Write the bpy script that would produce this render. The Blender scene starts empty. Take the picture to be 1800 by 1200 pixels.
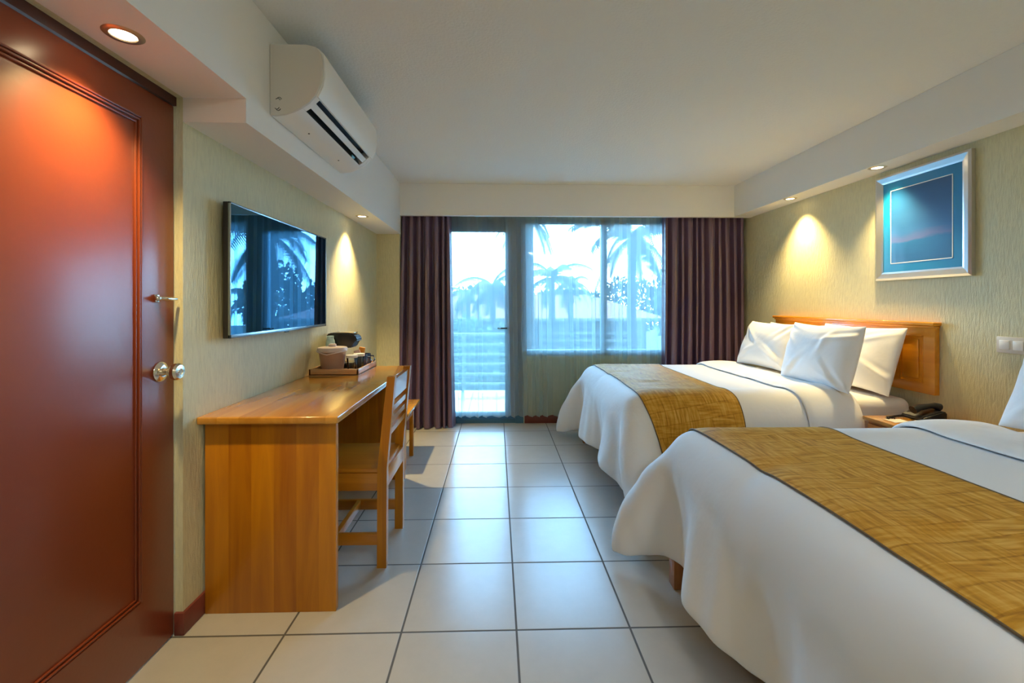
import bpy, bmesh, math, random
import numpy as np
from mathutils import Vector, Matrix, Euler
PI = math.pi
R = math.radians
S = bpy.context.scene
C = S.collection

# ------------------------------------------------------------------ materials
def nt(name):
    m = bpy.data.materials.new(name); m.use_nodes = True
    t = m.node_tree
    return m, t, t.nodes['Principled BSDF'], t.nodes['Material Output']

def setp(b, **k):
    for a, v in k.items():
        a = a.replace('_', ' ')
        if a in b.inputs:
            b.inputs[a].default_value = v

def mat(name, col, rough=.5, metal=0., spec=.5, coat=0., coatr=.05, sheen=0., var=0., vscale=20., bump=0., bscale=200., bvec=(1, 1, 1), **k):
    m, t, b, o = nt(name)
    b.inputs['Base Color'].default_value = (*col, 1)
    b.inputs['Roughness'].default_value = rough
    b.inputs['Metallic'].default_value = metal
    b.inputs['Specular IOR Level'].default_value = spec
    b.inputs['Coat Weight'].default_value = coat
    b.inputs['Coat Roughness'].default_value = coatr
    b.inputs['Sheen Weight'].default_value = sheen
    g = t.nodes.new('ShaderNodeNewGeometry')
    if var > 0:
        n = t.nodes.new('ShaderNodeTexNoise'); n.inputs['Scale'].default_value = vscale; n.inputs['Detail'].default_value = 4
        t.links.new(g.outputs['Position'], n.inputs['Vector'])
        r = t.nodes.new('ShaderNodeMapRange')
        r.inputs['From Min'].default_value = .3; r.inputs['From Max'].default_value = .7
        r.inputs['To Min'].default_value = 1 - var; r.inputs['To Max'].default_value = 1 + var
        t.links.new(n.outputs[0], r.inputs[0])
        mx = t.nodes.new('ShaderNodeVectorMath'); mx.operation = 'SCALE'
        mx.inputs[0].default_value = col
        t.links.new(r.outputs[0], mx.inputs['Scale'])
        t.links.new(mx.outputs[0], b.inputs['Base Color'])
    if bump > 0:
        n = t.nodes.new('ShaderNodeTexNoise'); n.inputs['Scale'].default_value = bscale; n.inputs['Detail'].default_value = 3
        mp = t.nodes.new('ShaderNodeMapping'); mp.inputs['Scale'].default_value = bvec
        t.links.new(g.outputs['Position'], mp.inputs[0]); t.links.new(mp.outputs[0], n.inputs['Vector'])
        bp = t.nodes.new('ShaderNodeBump'); bp.inputs['Strength'].default_value = bump; bp.inputs['Distance'].default_value = .004
        t.links.new(n.outputs[0], bp.inputs['Height']); t.links.new(bp.outputs[0], b.inputs['Normal'])
    return m

def ramp(t, fac, stops):
    r = t.nodes.new('ShaderNodeValToRGB')
    e = r.color_ramp.elements
    e[0].position, e[0].color = stops[0][0], (*stops[0][1], 1)
    e[1].position, e[1].color = stops[-1][0], (*stops[-1][1], 1)
    for p, c in stops[1:-1]:
        x = e.new(p); x.color = (*c, 1)
    t.links.new(fac, r.inputs[0])
    return r.outputs[0]

def wood(name, dark, light, grain='Z', board=.11, across='X', rough=.28, coat=.35):
    """lacquered wood: boards side by side along `across`, figure stretched along `grain`"""
    m, t, b, o = nt(name)
    N, L = t.nodes, t.links
    g = N.new('ShaderNodeNewGeometry')
    mp = N.new('ShaderNodeMapping'); sc = [14., 14., 14.]; sc['XYZ'.index(grain)] = 1.1
    mp.inputs['Scale'].default_value = sc
    L.new(g.outputs['Position'], mp.inputs[0])
    sp = N.new('ShaderNodeSeparateXYZ'); L.new(g.outputs['Position'], sp.inputs[0])
    d = N.new('ShaderNodeMath'); d.operation = 'DIVIDE'; L.new(sp.outputs[across], d.inputs[0]); d.inputs[1].default_value = board
    f = N.new('ShaderNodeMath'); f.operation = 'FLOOR'; L.new(d.outputs[0], f.inputs[0])
    wn = N.new('ShaderNodeTexWhiteNoise'); wn.noise_dimensions = '1D'; L.new(f.outputs[0], wn.inputs['W'])
    off = N.new('ShaderNodeVectorMath'); off.operation = 'ADD'
    L.new(mp.outputs[0], off.inputs[0])
    sc2 = N.new('ShaderNodeVectorMath'); sc2.operation = 'SCALE'; L.new(wn.outputs['Color'], sc2.inputs[0]); sc2.inputs['Scale'].default_value = 30
    L.new(sc2.outputs[0], off.inputs[1])
    n = N.new('ShaderNodeTexNoise'); n.inputs['Scale'].default_value = 1.; n.inputs['Detail'].default_value = 8; n.inputs['Roughness'].default_value = .55; n.inputs['Distortion'].default_value = 1.2
    L.new(off.outputs[0], n.inputs['Vector'])
    a = N.new('ShaderNodeMath'); a.operation = 'MULTIPLY_ADD'; L.new(wn.outputs['Value'], a.inputs[0]); a.inputs[1].default_value = .30
    s2 = N.new('ShaderNodeMath'); s2.operation = 'MULTIPLY_ADD'; L.new(n.outputs[0], s2.inputs[0]); s2.inputs[1].default_value = .9; s2.inputs[2].default_value = -.1
    L.new(s2.outputs[0], a.inputs[2])
    col = ramp(t, a.outputs[0], [(.2, dark), (.8, light)])
    L.new(col, b.inputs['Base Color'])
    setp(b, Roughness=rough); b.inputs['Coat Weight'].default_value = coat; b.inputs['Coat Roughness'].default_value = .12
    return m

def wallpaper(name, col):
    m, t, b, o = nt(name)
    N, L = t.nodes, t.links
    g = N.new('ShaderNodeNewGeometry')
    mp = N.new('ShaderNodeMapping'); mp.inputs['Scale'].default_value = (105, 105, 18)
    L.new(g.outputs['Position'], mp.inputs[0])
    n = N.new('ShaderNodeTexNoise'); n.inputs['Scale'].default_value = 1; n.inputs['Detail'].default_value = 3; n.inputs['Distortion'].default_value = .6
    L.new(mp.outputs[0], n.inputs['Vector'])
    n2 = N.new('ShaderNodeTexNoise'); n2.inputs['Scale'].default_value = 260; n2.inputs['Detail'].default_value = 2
    L.new(g.outputs['Position'], n2.inputs['Vector'])
    c = ramp(t, n.outputs[0], [(.33, tuple(x * .90 for x in col)), (.6, col)])
    L.new(c, b.inputs['Base Color'])
    h = N.new('ShaderNodeMath'); h.operation = 'MULTIPLY_ADD'; L.new(n2.outputs[0], h.inputs[0]); h.inputs[1].default_value = .25; L.new(n.outputs[0], h.inputs[2])
    bp = N.new('ShaderNodeBump'); bp.inputs['Strength'].default_value = .6; bp.inputs['Distance'].default_value = .006
    L.new(h.outputs[0], bp.inputs['Height']); L.new(bp.outputs[0], b.inputs['Normal'])
    setp(b, Roughness=.55)
    return m

def tiles(name, x0, y0, s, gw, col, grout):
    m, t, b, o = nt(name)
    N, L = t.nodes, t.links
    g = N.new('ShaderNodeNewGeometry')
    sp = N.new('ShaderNodeSeparateXYZ'); L.new(g.outputs['Position'], sp.inputs[0])
    def M(op, a, bb=None, c=None):
        n = N.new('ShaderNodeMath'); n.operation = op
        for i, v in enumerate((a, bb, c)):
            if v is None: continue
            if isinstance(v, (int, float)): n.inputs[i].default_value = v
            else: L.new(v, n.inputs[i])
        return n.outputs[0]
    ds, cells = [], []
    for ax, o0 in (('X', x0), ('Y', y0)):
        u = M('DIVIDE', M('SUBTRACT', sp.outputs[ax], o0), s)
        cells.append(M('FLOOR', u))
        fr = M('FRACT', u)
        ds.append(M('MULTIPLY', M('MINIMUM', fr, M('SUBTRACT', 1., fr)), s))
    d = M('MINIMUM', ds[0], ds[1])
    mask = N.new('ShaderNodeMapRange'); mask.inputs['From Min'].default_value = gw * .5; mask.inputs['From Max'].default_value = gw * .9
    L.new(d, mask.inputs[0])
    cx = N.new('ShaderNodeCombineXYZ'); L.new(cells[0], cx.inputs[0]); L.new(cells[1], cx.inputs[1])
    wn = N.new('ShaderNodeTexWhiteNoise'); wn.noise_dimensions = '3D'; L.new(cx.outputs[0], wn.inputs['Vector'])
    n = N.new('ShaderNodeTexNoise'); n.inputs['Scale'].default_value = 9; n.inputs['Detail'].default_value = 8; n.inputs['Roughness'].default_value = .7
    L.new(g.outputs['Position'], n.inputs['Vector'])
    v = M('ADD', M('MULTIPLY', wn.outputs['Value'], .06), M('MULTIPLY_ADD', n.outputs[0], .16, .87))
    tc = N.new('ShaderNodeVectorMath'); tc.operation = 'SCALE'; tc.inputs[0].default_value = col; L.new(v, tc.inputs['Scale'])
    mx = N.new('ShaderNodeMix'); mx.data_type = 'RGBA'
    L.new(mask.outputs[0], mx.inputs['Factor']); mx.inputs['A'].default_value = (*grout, 1); L.new(tc.outputs[0], mx.inputs['B'])
    L.new(mx.outputs['Result'], b.inputs['Base Color'])
    r = N.new('ShaderNodeMapRange'); r.inputs['To Min'].default_value = .8; r.inputs['To Max'].default_value = .24
    L.new(mask.outputs[0], r.inputs[0]); L.new(r.outputs[0], b.inputs['Roughness'])
    n3 = N.new('ShaderNodeTexNoise'); n3.inputs['Scale'].default_value = 120; n3.inputs['Detail'].default_value = 3
    L.new(g.outputs['Position'], n3.inputs['Vector'])
    h = M('ADD', M('MULTIPLY', mask.outputs[0], .6), M('MULTIPLY', n3.outputs[0], .10))
    bp = N.new('ShaderNodeBump'); bp.inputs['Strength'].default_value = .35; bp.inputs['Distance'].default_value = .003
    L.new(h, bp.inputs['Height']); L.new(bp.outputs[0], b.inputs['Normal'])
    b.inputs['Specular IOR Level'].default_value = .6
    return m

def emis(name, col, st):
    m, t, b, o = nt(name)
    b.inputs['Base Color'].default_value = (*col, 1)
    b.inputs['Emission Color'].default_value = (*col, 1)
    b.inputs['Emission Strength'].default_value = st
    return m

def sheer_mat():
    m, t, b, o = nt('sheer voile')
    N, L = t.nodes, t.links
    tr = N.new('ShaderNodeBsdfTransparent'); tr.inputs[0].default_value = (.90, .95, 1, 1)
    tl = N.new('ShaderNodeBsdfTranslucent'); tl.inputs[0].default_value = (.32, .50, .57, 1)
    df = N.new('ShaderNodeBsdfDiffuse'); df.inputs[0].default_value = (.86, .90, .88, 1)
    m1 = N.new('ShaderNodeMixShader'); m1.inputs[0].default_value = .40
    L.new(tl.outputs[0], m1.inputs[1]); L.new(df.outputs[0], m1.inputs[2])
    # threads cover more of the view where the cloth is seen edge on
    lw = N.new('ShaderNodeLayerWeight'); lw.inputs['Blend'].default_value = .5
    mr = N.new('ShaderNodeMapRange'); mr.inputs['To Min'].default_value = SHEER[0]; mr.inputs['To Max'].default_value = SHEER[1]
    L.new(lw.outputs['Facing'], mr.inputs[0])
    m2 = N.new('ShaderNodeMixShader'); L.new(mr.outputs[0], m2.inputs[0])
    L.new(tr.outputs[0], m2.inputs[1]); L.new(m1.outputs[0], m2.inputs[2])
    L.new(m2.outputs[0], o.inputs['Surface'])
    return m
SHEER = (.48, .97)

def glass_pane():
    m, t, b, o = nt('window glass')
    N, L = t.nodes, t.links
    tr = N.new('ShaderNodeBsdfTransparent'); tr.inputs[0].default_value = (.80, .93, 1., 1)
    gl = N.new('ShaderNodeBsdfGlossy'); gl.inputs['Roughness'].default_value = .02
    fr = N.new('ShaderNodeFresnel'); fr.inputs[0].default_value = 1.45
    mx = N.new('ShaderNodeMixShader')
    L.new(fr.outputs[0], mx.inputs[0]); L.new(tr.outputs[0], mx.inputs[1]); L.new(gl.outputs[0], mx.inputs[2])
    L.new(mx.outputs[0], o.inputs['Surface'])
    return m

def runner_mat():
    """gold jacquard: short brushed strokes lying both ways in staggered blocks"""
    m, t, b, o = nt('gold jacquard')
    N, L = t.nodes, t.links
    uv = N.new('ShaderNodeTexCoord')
    def strokes(sc, rot):
        mp = N.new('ShaderNodeMapping'); mp.inputs['Scale'].default_value = sc; mp.inputs['Rotation'].default_value = (0, 0, rot)
        L.new(uv.outputs['UV'], mp.inputs[0])
        n = N.new('ShaderNodeTexNoise'); n.inputs['Scale'].default_value = 1; n.inputs['Detail'].default_value = 5; n.inputs['Distortion'].default_value = .3
        L.new(mp.outputs[0], n.inputs['Vector']); return n.outputs[0]
    a = strokes((9, 80, 1), .75); c = strokes((80, 9, 1), .55)
    br = N.new('ShaderNodeTexBrick'); br.inputs['Scale'].default_value = 1; br.inputs['Brick Width'].default_value = .13; br.inputs['Row Height'].default_value = .07
    br.inputs['Mortar Size'].default_value = .0035; br.inputs['Color1'].default_value = (0, 0, 0, 1); br.inputs['Color2'].default_value = (1, 1, 1, 1); br.inputs['Mortar'].default_value = (.5, .5, .5, 1); br.inputs['Mortar Smooth'].default_value = .6
    mpb = N.new('ShaderNodeMapping'); mpb.inputs['Rotation'].default_value = (0, 0, .12)
    L.new(uv.outputs['UV'], mpb.inputs[0]); L.new(mpb.outputs[0], br.inputs['Vector'])
    mx = N.new('ShaderNodeMix'); mx.data_type = 'FLOAT'
    L.new(br.outputs['Color'], mx.inputs[0]); L.new(a, mx.inputs[2]); L.new(c, mx.inputs[3])
    sb = N.new('ShaderNodeMath'); sb.operation = 'MULTIPLY_ADD'; L.new(br.outputs['Fac'], sb.inputs[0]); sb.inputs[1].default_value = -.10; L.new(mx.outputs[0], sb.inputs[2])
    col = ramp(t, sb.outputs[0], [(.28, (.34, .145, .010)), (.48, (.62, .305, .028)), (.70, (.80, .49, .115))])
    L.new(col, b.inputs['Base Color'])
    bp = N.new('ShaderNodeBump'); bp.inputs['Strength'].default_value = .4; bp.inputs['Distance'].default_value = .003
    L.new(sb.outputs[0], bp.inputs['Height']); L.new(bp.outputs[0], b.inputs['Normal'])
    setp(b, Roughness=.6); b.inputs['Specular IOR Level'].default_value = .2
    return m

def art_mat(y0, y1, z0, z1):
    m, t, b, o = nt('blue seascape print')
    N, L = t.nodes, t.links
    g = N.new('ShaderNodeNewGeometry'); sp = N.new('ShaderNodeSeparateXYZ'); L.new(g.outputs['Position'], sp.inputs[0])
    mr = N.new('ShaderNodeMapRange'); mr.inputs['From Min'].default_value = z0; mr.inputs['From Max'].default_value = z1
    L.new(sp.outputs['Z'], mr.inputs[0])
    n = N.new('ShaderNodeTexNoise'); n.inputs['Scale'].default_value = 5; n.inputs['Detail'].default_value = 6
    mp = N.new('ShaderNodeMapping'); mp.inputs['Scale'].default_value = (1, 1, 3.5); L.new(g.outputs['Position'], mp.inputs[0]); L.new(mp.outputs[0], n.inputs['Vector'])
    a = N.new('ShaderNodeMath'); a.operation = 'MULTIPLY_ADD'; L.new(n.outputs[0], a.inputs[0]); a.inputs[1].default_value = .22
    s = N.new('ShaderNodeMath'); s.operation = 'SUBTRACT'; L.new(mr.outputs[0], s.inputs[0]); s.inputs[1].default_value = .11
    L.new(s.outputs[0], a.inputs[2])
    col = ramp(t, a.outputs[0], [(0., (.01, .085, .24)), (.26, (.012, .12, .32)), (.30, (.10, .13, .34)), (.40, (.03, .13, .36)), (1., (.006, .08, .24))])
    L.new(col, b.inputs['Base Color'])
    setp(b, Roughness=.35); b.inputs['Coat Weight'].default_value = .35; b.inputs['Coat Roughness'].default_value = .02
    return m

M = {}
M['ceiling'] = mat('white stippled plaster', (.80, .80, .77), .9, bump=.75, bscale=75)
M['paint'] = mat('white wall paint', (.82, .82, .80), .7, bump=.1, bscale=120)
M['wall'] = wallpaper('olive cream wallpaper', (.67, .635, .41))
M['floor'] = tiles('beige porcelain tile', .076, 1.686, .438, .006, (.53, .515, .485), (.10, .095, .09))
M['base'] = mat('dark red baseboard wood', (.16, .035, .025), .35, var=.2, vscale=8)
M['door'] = mat('red brown painted door', (.22, .042, .014), .33, spec=.5, coat=.25, coatr=.2, var=.06, vscale=3, bump=.06, bscale=60)
M['door_dark'] = mat('dark brown jamb', (.07, .018, .012), .45)
M['chrome'] = mat('polished steel', (.78, .76, .72), .14, metal=1)
M['brass'] = mat('satin nickel', (.75, .66, .52), .2, metal=1)
M['deskV'] = wood('orange wood upright', (.32, .092, .002), (.60, .235, .004), 'Z', .09, 'X', coat=.12, rough=.35)
M['deskT'] = wood('orange wood top', (.42, .17, .016), (.66, .32, .05), 'Y', .085, 'X', rough=.2, coat=.6)
M['deskE'] = wood('orange wood rail', (.38, .12, .006), (.60, .23, .015), 'X', .2, 'Z')
M['deskY'] = wood('orange wood rail lengthwise', (.38, .12, .006), (.60, .23, .015), 'Y', .2, 'Z')
M['head'] = wood('amber headboard wood', (.50, .16, .005), (.74, .31, .014), 'Y', .3, 'Z', rough=.25, coat=.5)
M['legw'] = wood('brown bed frame wood', (.28, .10, .03), (.45, .18, .06), 'Z', .3, 'X', rough=.4)
M['white_cloth'] = mat('white cotton', (.86, .86, .87), .75, sheen=.15, bump=.75, bscale=11)
M['sheet'] = mat('white sheet', (.84, .82, .80), .7, sheen=.1)
M['runner'] = runner_mat()
M['runner_edge'] = mat('brown piping', (.16, .10, .04), .7)
M['curtain'] = mat('plum satin curtain', (.118, .064, .122), .34, spec=.9, sheen=.1, bump=.1, bscale=500)
M['sheer'] = sheer_mat()
M['glass'] = glass_pane()
M['frame'] = mat('slate blue aluminium', (.05, .14, .21), .4, metal=.2)
M['white_plastic'] = mat('white plastic', (.82, .81, .78), .35)
M['ac_end'] = mat('warm grey plastic', (.66, .62, .56), .45)
M['black'] = mat('black plastic', (.012, .012, .016), .3)
M['dark'] = mat('dark slot', (.02, .022, .026), .5)
M['blueled'] = mat('blue grey display', (.10, .32, .42), .2)
M['silver'] = mat('brushed silver frame', (.70, .70, .70), .28, metal=.9, bump=.1, bscale=300, bvec=(1, 1, .1))
M['tv_bezel'] = mat('gunmetal bezel', (.35, .42, .46), .25, metal=.9)
M['tv_black'] = mat('black tv case', (.02, .018, .018), .4)
M['screen'] = mat('glossy screen', (.004, .02, .04), .012, spec=.6)
M['screen'].node_tree.nodes['Principled BSDF'].inputs['IOR'].default_value = 2.8
M['screen'].node_tree.nodes['Principled BSDF'].inputs['Specular Tint'].default_value = (.22, .62, 1, 1)
M['matte_blue'] = mat('bright blue mat board', (.004, .20, .46), .4, coat=.25, coatr=.02)
M['matte_line'] = mat('white inner mat', (.8, .85, .88), .4)
M['trim_ring'] = mat('nickel trim ring', (.55, .47, .36), .3, metal=.8)
M['lamp'] = emis('lamp lens', (1, .80, .48), 14)
M['bucket'] = mat('rose tan plastic', (.50, .33, .26), .45)
M['bucket_rim'] = mat('pink white plastic', (.72, .60, .58), .35)
M['tray'] = wood('tray wood', (.45, .20, .07), (.70, .42, .20), 'X', .3, 'Z', rough=.4)
M['clear'] = glass_pane(); M['clear'].name = 'clear tumbler glass'; M['clear'].node_tree.nodes['Transparent BSDF'].inputs[0].default_value = (.93, .95, .95, 1)
M['paper_top'] = mat('pleated paper cap', (.8, .78, .74), .8)
M['navy'] = mat('navy glaze', (.012, .03, .09), .15, coat=.6)
M['orange'] = mat('orange packet', (.75, .30, .03), .5)
M['pink'] = mat('pale pink packet', (.75, .50, .42), .5)
M['ltblue'] = mat('pale blue plastic', (.42, .62, .68), .3)
M['paper'] = mat('white paper', (.80, .78, .74), .6)
M['bluepaper'] = mat('blue booklet', (.02, .14, .42), .4)
M['redink'] = mat('red ink', (.5, .06, .03), .5)
# outside
M['bal_floor'] = tiles('balcony tile', .0, .2, .33, .008, (.40, .40, .39), (.25, .25, .24))
M['rail'] = mat('grey painted steel', (.16, .22, .27), .5)
M['roof'] = mat('coral clay roof', (.30, .095, .085), .7, var=.15, vscale=3, bump=.5, bscale=8, bvec=(3, .3, .3))
M['bwall'] = mat('mauve stucco', (.26, .21, .27), .85, var=.06, vscale=2)
M['bwhite'] = mat('white balustrade', (.7, .7, .72), .6)
M['bwin'] = mat('dark far window', (.10, .14, .18), .2)
M['grass'] = mat('lawn', (.03, .07, .04), .9, var=.3, vscale=1.5)
M['trunk'] = mat('palm trunk', (.06, .05, .045), .9, var=.2, vscale=6, bump=.5, bscale=5, bvec=(.2, .2, 4))
M['palm'] = mat('palm frond', (.022, .07, .05), .55, var=.25, vscale=3)
M['leaf'] = mat('bush leaf', (.06, .22, .06), .6, var=.35, vscale=4)
M['leafdark'] = mat('dark tree leaf', (.02, .06, .045), .7, var=.35, vscale=2)

# ------------------------------------------------------------------ mesh helpers
def add_box(bm, x0, x1, y0, y1, z0, z1, bev=0., seg=2, mtx=None):
    r = bmesh.ops.create_cube(bm, size=1)
    vs = r['verts']
    for v in vs:
        v.co = Vector(((x0 + x1) / 2 + v.co.x * (x1 - x0), (y0 + y1) / 2 + v.co.y * (y1 - y0), (z0 + z1) / 2 + v.co.z * (z1 - z0)))
    if bev > 0:
        es = list({e for v in vs for e in v.link_edges})
        q = bmesh.ops.bevel(bm, geom=es, offset=bev, segments=seg, affect='EDGES', profile=.5)
        vs = list({v for f in q['faces'] for v in f.verts} | {v for v in vs if v.is_valid})
    if mtx is not None:
        for v in vs: v.co = mtx @ v.co
    return vs

def box(*a, **k):
    bm = bmesh.new(); add_box(bm, *a, **k); return bm

def add_lathe(bm, prof, n=32, cx=0, cy=0, mtx=None):
    """prof: list of (r,z)"""
    rings = []
    for r, z in prof:
        if r < 1e-6:
            p = Vector((cx, cy, z)); rings.append([bm.verts.new(mtx @ p if mtx else p)])
        else:
            ring = []
            for i in range(n):
                a = 2 * PI * i / n
                p = Vector((cx + r * math.cos(a), cy + r * math.sin(a), z))
                ring.append(bm.verts.new(mtx @ p if mtx else p))
            rings.append(ring)
    for a, b in zip(rings, rings[1:]):
        if len(a) == 1 and len(b) == 1: continue
        for i in range(n):
            j = (i + 1) % n
            if len(a) == 1: bm.faces.new((a[0], b[j], b[i]))
            elif len(b) == 1: bm.faces.new((a[i], a[j], b[0]))
            else: bm.faces.new((a[i], a[j], b[j], b[i]))

def add_tube(bm, pts, r, n=10, taper=None):
    pts = [Vector(p) for p in pts]
    rings = []
    up = Vector((0, 0, 1))
    for k, p in enumerate(pts):
        d = (pts[min(k + 1, len(pts) - 1)] - pts[max(k - 1, 0)]).normalized()
        u = d.cross(up)
        if u.length < 1e-3: u = d.cross(Vector((0, 1, 0)))
        u.normalize(); w = d.cross(u).normalized()
        rr = r if taper is None else r * taper(k / (len(pts) - 1))
        rings.append([bm.verts.new(p + rr * (math.cos(2 * PI * i / n) * u + math.sin(2 * PI * i / n) * w)) for i in range(n)])
    for a, b in zip(rings, rings[1:]):
        for i in range(n):
            j = (i + 1) % n
            bm.faces.new((a[i], a[j], b[j], b[i]))
    bm.faces.new(list(reversed(rings[0]))); bm.faces.new(rings[-1])

def add_prism(bm, prof, y0, y1):
    """prof: closed list of (x,z), extruded along Y"""
    a = [bm.verts.new((x, y0, z)) for x, z in prof]; b = [bm.verts.new((x, y1, z)) for x, z in prof]
    n = len(prof)
    for i in range(n):
        j = (i + 1) % n
        bm.faces.new((a[i], a[j], b[j], b[i]))
    bm.faces.new(list(reversed(a))); bm.faces.new(b)

def grid_mesh(P, uv=None, closed=False):
    """P: array (nu,nv,3)"""
    nu, nv = P.shape[:2]
    me = bpy.data.meshes.new('grid')
    verts = P.reshape(-1, 3).tolist()
    faces = []
    for i in range(nu - 1):
        for j in range(nv - 1):
            a = i * nv + j
            faces.append((a, a + 1, a + nv + 1, a + nv))
    me.from_pydata(verts, [], faces)
    if uv is not None:
        l = me.uv_layers.new(name='UVMap')
        U = uv.reshape(-1, 2)
        for lp in me.loops:
            l.data[lp.index].uv = U[lp.vertex_index]
    return me

WL = {}
def obj(name, bm, m, parent=None, smooth=True, auto=40):
    if isinstance(bm, bmesh.types.BMesh):
        bmesh.ops.recalc_face_normals(bm, faces=bm.faces)
        me = bpy.data.meshes.new(name); bm.to_mesh(me); bm.free()
    else:
        me = bm; me.name = name
    o = bpy.data.objects.new(name, me); C.objects.link(o)
    me.materials.append(m)
    if parent is None:
        n = len(me.vertices); a = np.empty(n * 3); me.vertices.foreach_get('co', a); a = a.reshape(-1, 3)
        org = Vector(((a[:, 0].min() + a[:, 0].max()) / 2, (a[:, 1].min() + a[:, 1].max()) / 2, a[:, 2].min()))
        o.location = org
    else:
        o.parent = parent; org = WL[parent.name]
    WL[o.name] = Vector(org)
    me.transform(Matrix.Translation(-Vector(org)))
    if smooth:
        me.polygons.foreach_set('use_smooth', [True] * len(me.polygons))
        if auto:
            me.set_sharp_from_angle(angle=R(auto))
    me.update()
    return o

def tag(o, label=None, cat=None, group=None, kind=None):
    if label: o['label'] = label
    if cat: o['category'] = cat
    if group: o['group'] = group
    if kind: o['kind'] = kind
    return o

def thing(name, label, cat, loc, group=None):
    o = bpy.data.objects.new(name, None); C.objects.link(o)
    o.location = loc; o.empty_display_size = .1
    WL[o.name] = Vector(loc)
    return tag(o, label, cat, group)

def copy_tree(o, loc=None, parent=None):
    c = o.copy(); C.objects.link(c)
    if parent is not None: c.parent = parent
    if loc is not None: c.location = loc
    WL[c.name] = Vector(loc) if loc is not None else WL[parent.name]
    for ch in list(o.children): copy_tree(ch, None, c)
    return c

def struct(name, bm, m, label, **k):
    return tag(obj(name, bm, m, **k), label, None, None, 'structure')

# ------------------------------------------------------------------ room
XL, XD, XR = -1.185, -1.215, 2.57
YB, YF = 4.60, -1.5
H = 2.43
XS = -.95            # left bulkhead face
ZN, ZF = 2.027, 1.935
XI = 2.385           # right bulkhead face
ZR = 2.12
YV = 4.36            # curtain bulkhead face
ZV = 2.116

struct('floor', box(XL - .3, XR + .2, YF - .2, YB + .02, -.1, 0), M['floor'], 'beige square floor tiles with dark grout', smooth=False)
struct('ceiling', box(XL - .3, XR + .2, YF - .2, YB + .2, H, H + .1), M['ceiling'], 'white stippled ceiling', smooth=False)
struct('wall_front', box(XL - .3, XR + .2, YF - .2, YF, 0, H), M['wall'], 'wall behind the viewer', smooth=False)
struct('wall_right', box(XR, XR + .2, YF, YB + .2, 0, H), M['wall'], 'olive cream textured wall behind the beds', smooth=False)
bm = box(XL - .2, XL, 1.70, YB + .2, 0, H); add_box(bm, XL - .2, XL, YF, .78, 0, H); add_box(bm, XL - .2, XL - .001, .78, 1.70, ZN, H)
struct('wall_left', bm, M['wall'], 'olive cream textured wall with the television', smooth=False)
# back wall with door and window openings
DX0, DX1, WX0, WX1, WZ0, WZ1 = -.60, .20, .28, 2.05, .70, 2.13
bm = box(XL, XS - .012, YV + .03, YB + .2, 0, H)                     # stub beside the left curtain
struct('wall_back_stub', bm, M['wall'], 'narrow cream wall return beside the left curtain', smooth=False)
bm = box(XS - .012, DX0, YB, YB + .18, 0, H)
add_box(bm, DX0, WX1, YB, YB + .18, WZ1, H)
add_box(bm, WX0, WX1, YB, YB + .18, 0, WZ0)
add_box(bm, WX1, XR, YB, YB + .18, 0, H)
add_box(bm, DX1, WX0, YB, YB + .18, 0, WZ1)
struct('wall_back', bm, M['wall'], 'cream wall around the balcony door and window', smooth=False)
# bulkheads
bm = bmesh.new()
_p = [(YF, ZN), (1.70, ZN), (1.70, ZF), (YV + .03, ZF), (YV + .03, H - .001), (YF, H - .001)]
_a = [bm.verts.new((XL, y, z)) for y, z in _p]; _b = [bm.verts.new((XS, y, z)) for y, z in _p]
for _i in range(6): bm.faces.new((_a[_i], _a[(_i + 1) % 6], _b[(_i + 1) % 6], _b[_i]))
bm.faces.new(_a); bm.faces.new(list(reversed(_b)))
struct('ceiling_bulkhead_left', bm, M['paint'], 'white stepped bulkhead over the door and desk', smooth=False)
struct('ceiling_bulkhead_right', box(XI, XR, YF, YV + .02, ZR, H - .001), M['paint'], 'white bulkhead over the beds', smooth=False)
struct('ceiling_bulkhead_back', box(XS, XR, YV, YV + .045, ZV, H - .001), M['paint'], 'white pelmet bulkhead over the curtains', smooth=False)
# skirting
bt = .086
def baseboard(name, x0, x1, y0, y1, label):
    return struct(name, box(x0, x1, y0, y1, 0, bt, bev=.004), M['base'], label)
baseboard('baseboard_left', XL - .028, XL + .010, 1.69, YV + .03, 'dark red baseboard under the television wall')
baseboard('baseboard_left_near', XL, XL + .010, YF, .74, 'dark red baseboard before the door')
baseboard('baseboard_back', WX0 + .01, XR, YB - .012, YB, 'dark red baseboard under the window')
baseboard('baseboard_right', XR - .012, XR, YF, YB - .012, 'dark red baseboard behind the beds')

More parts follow.
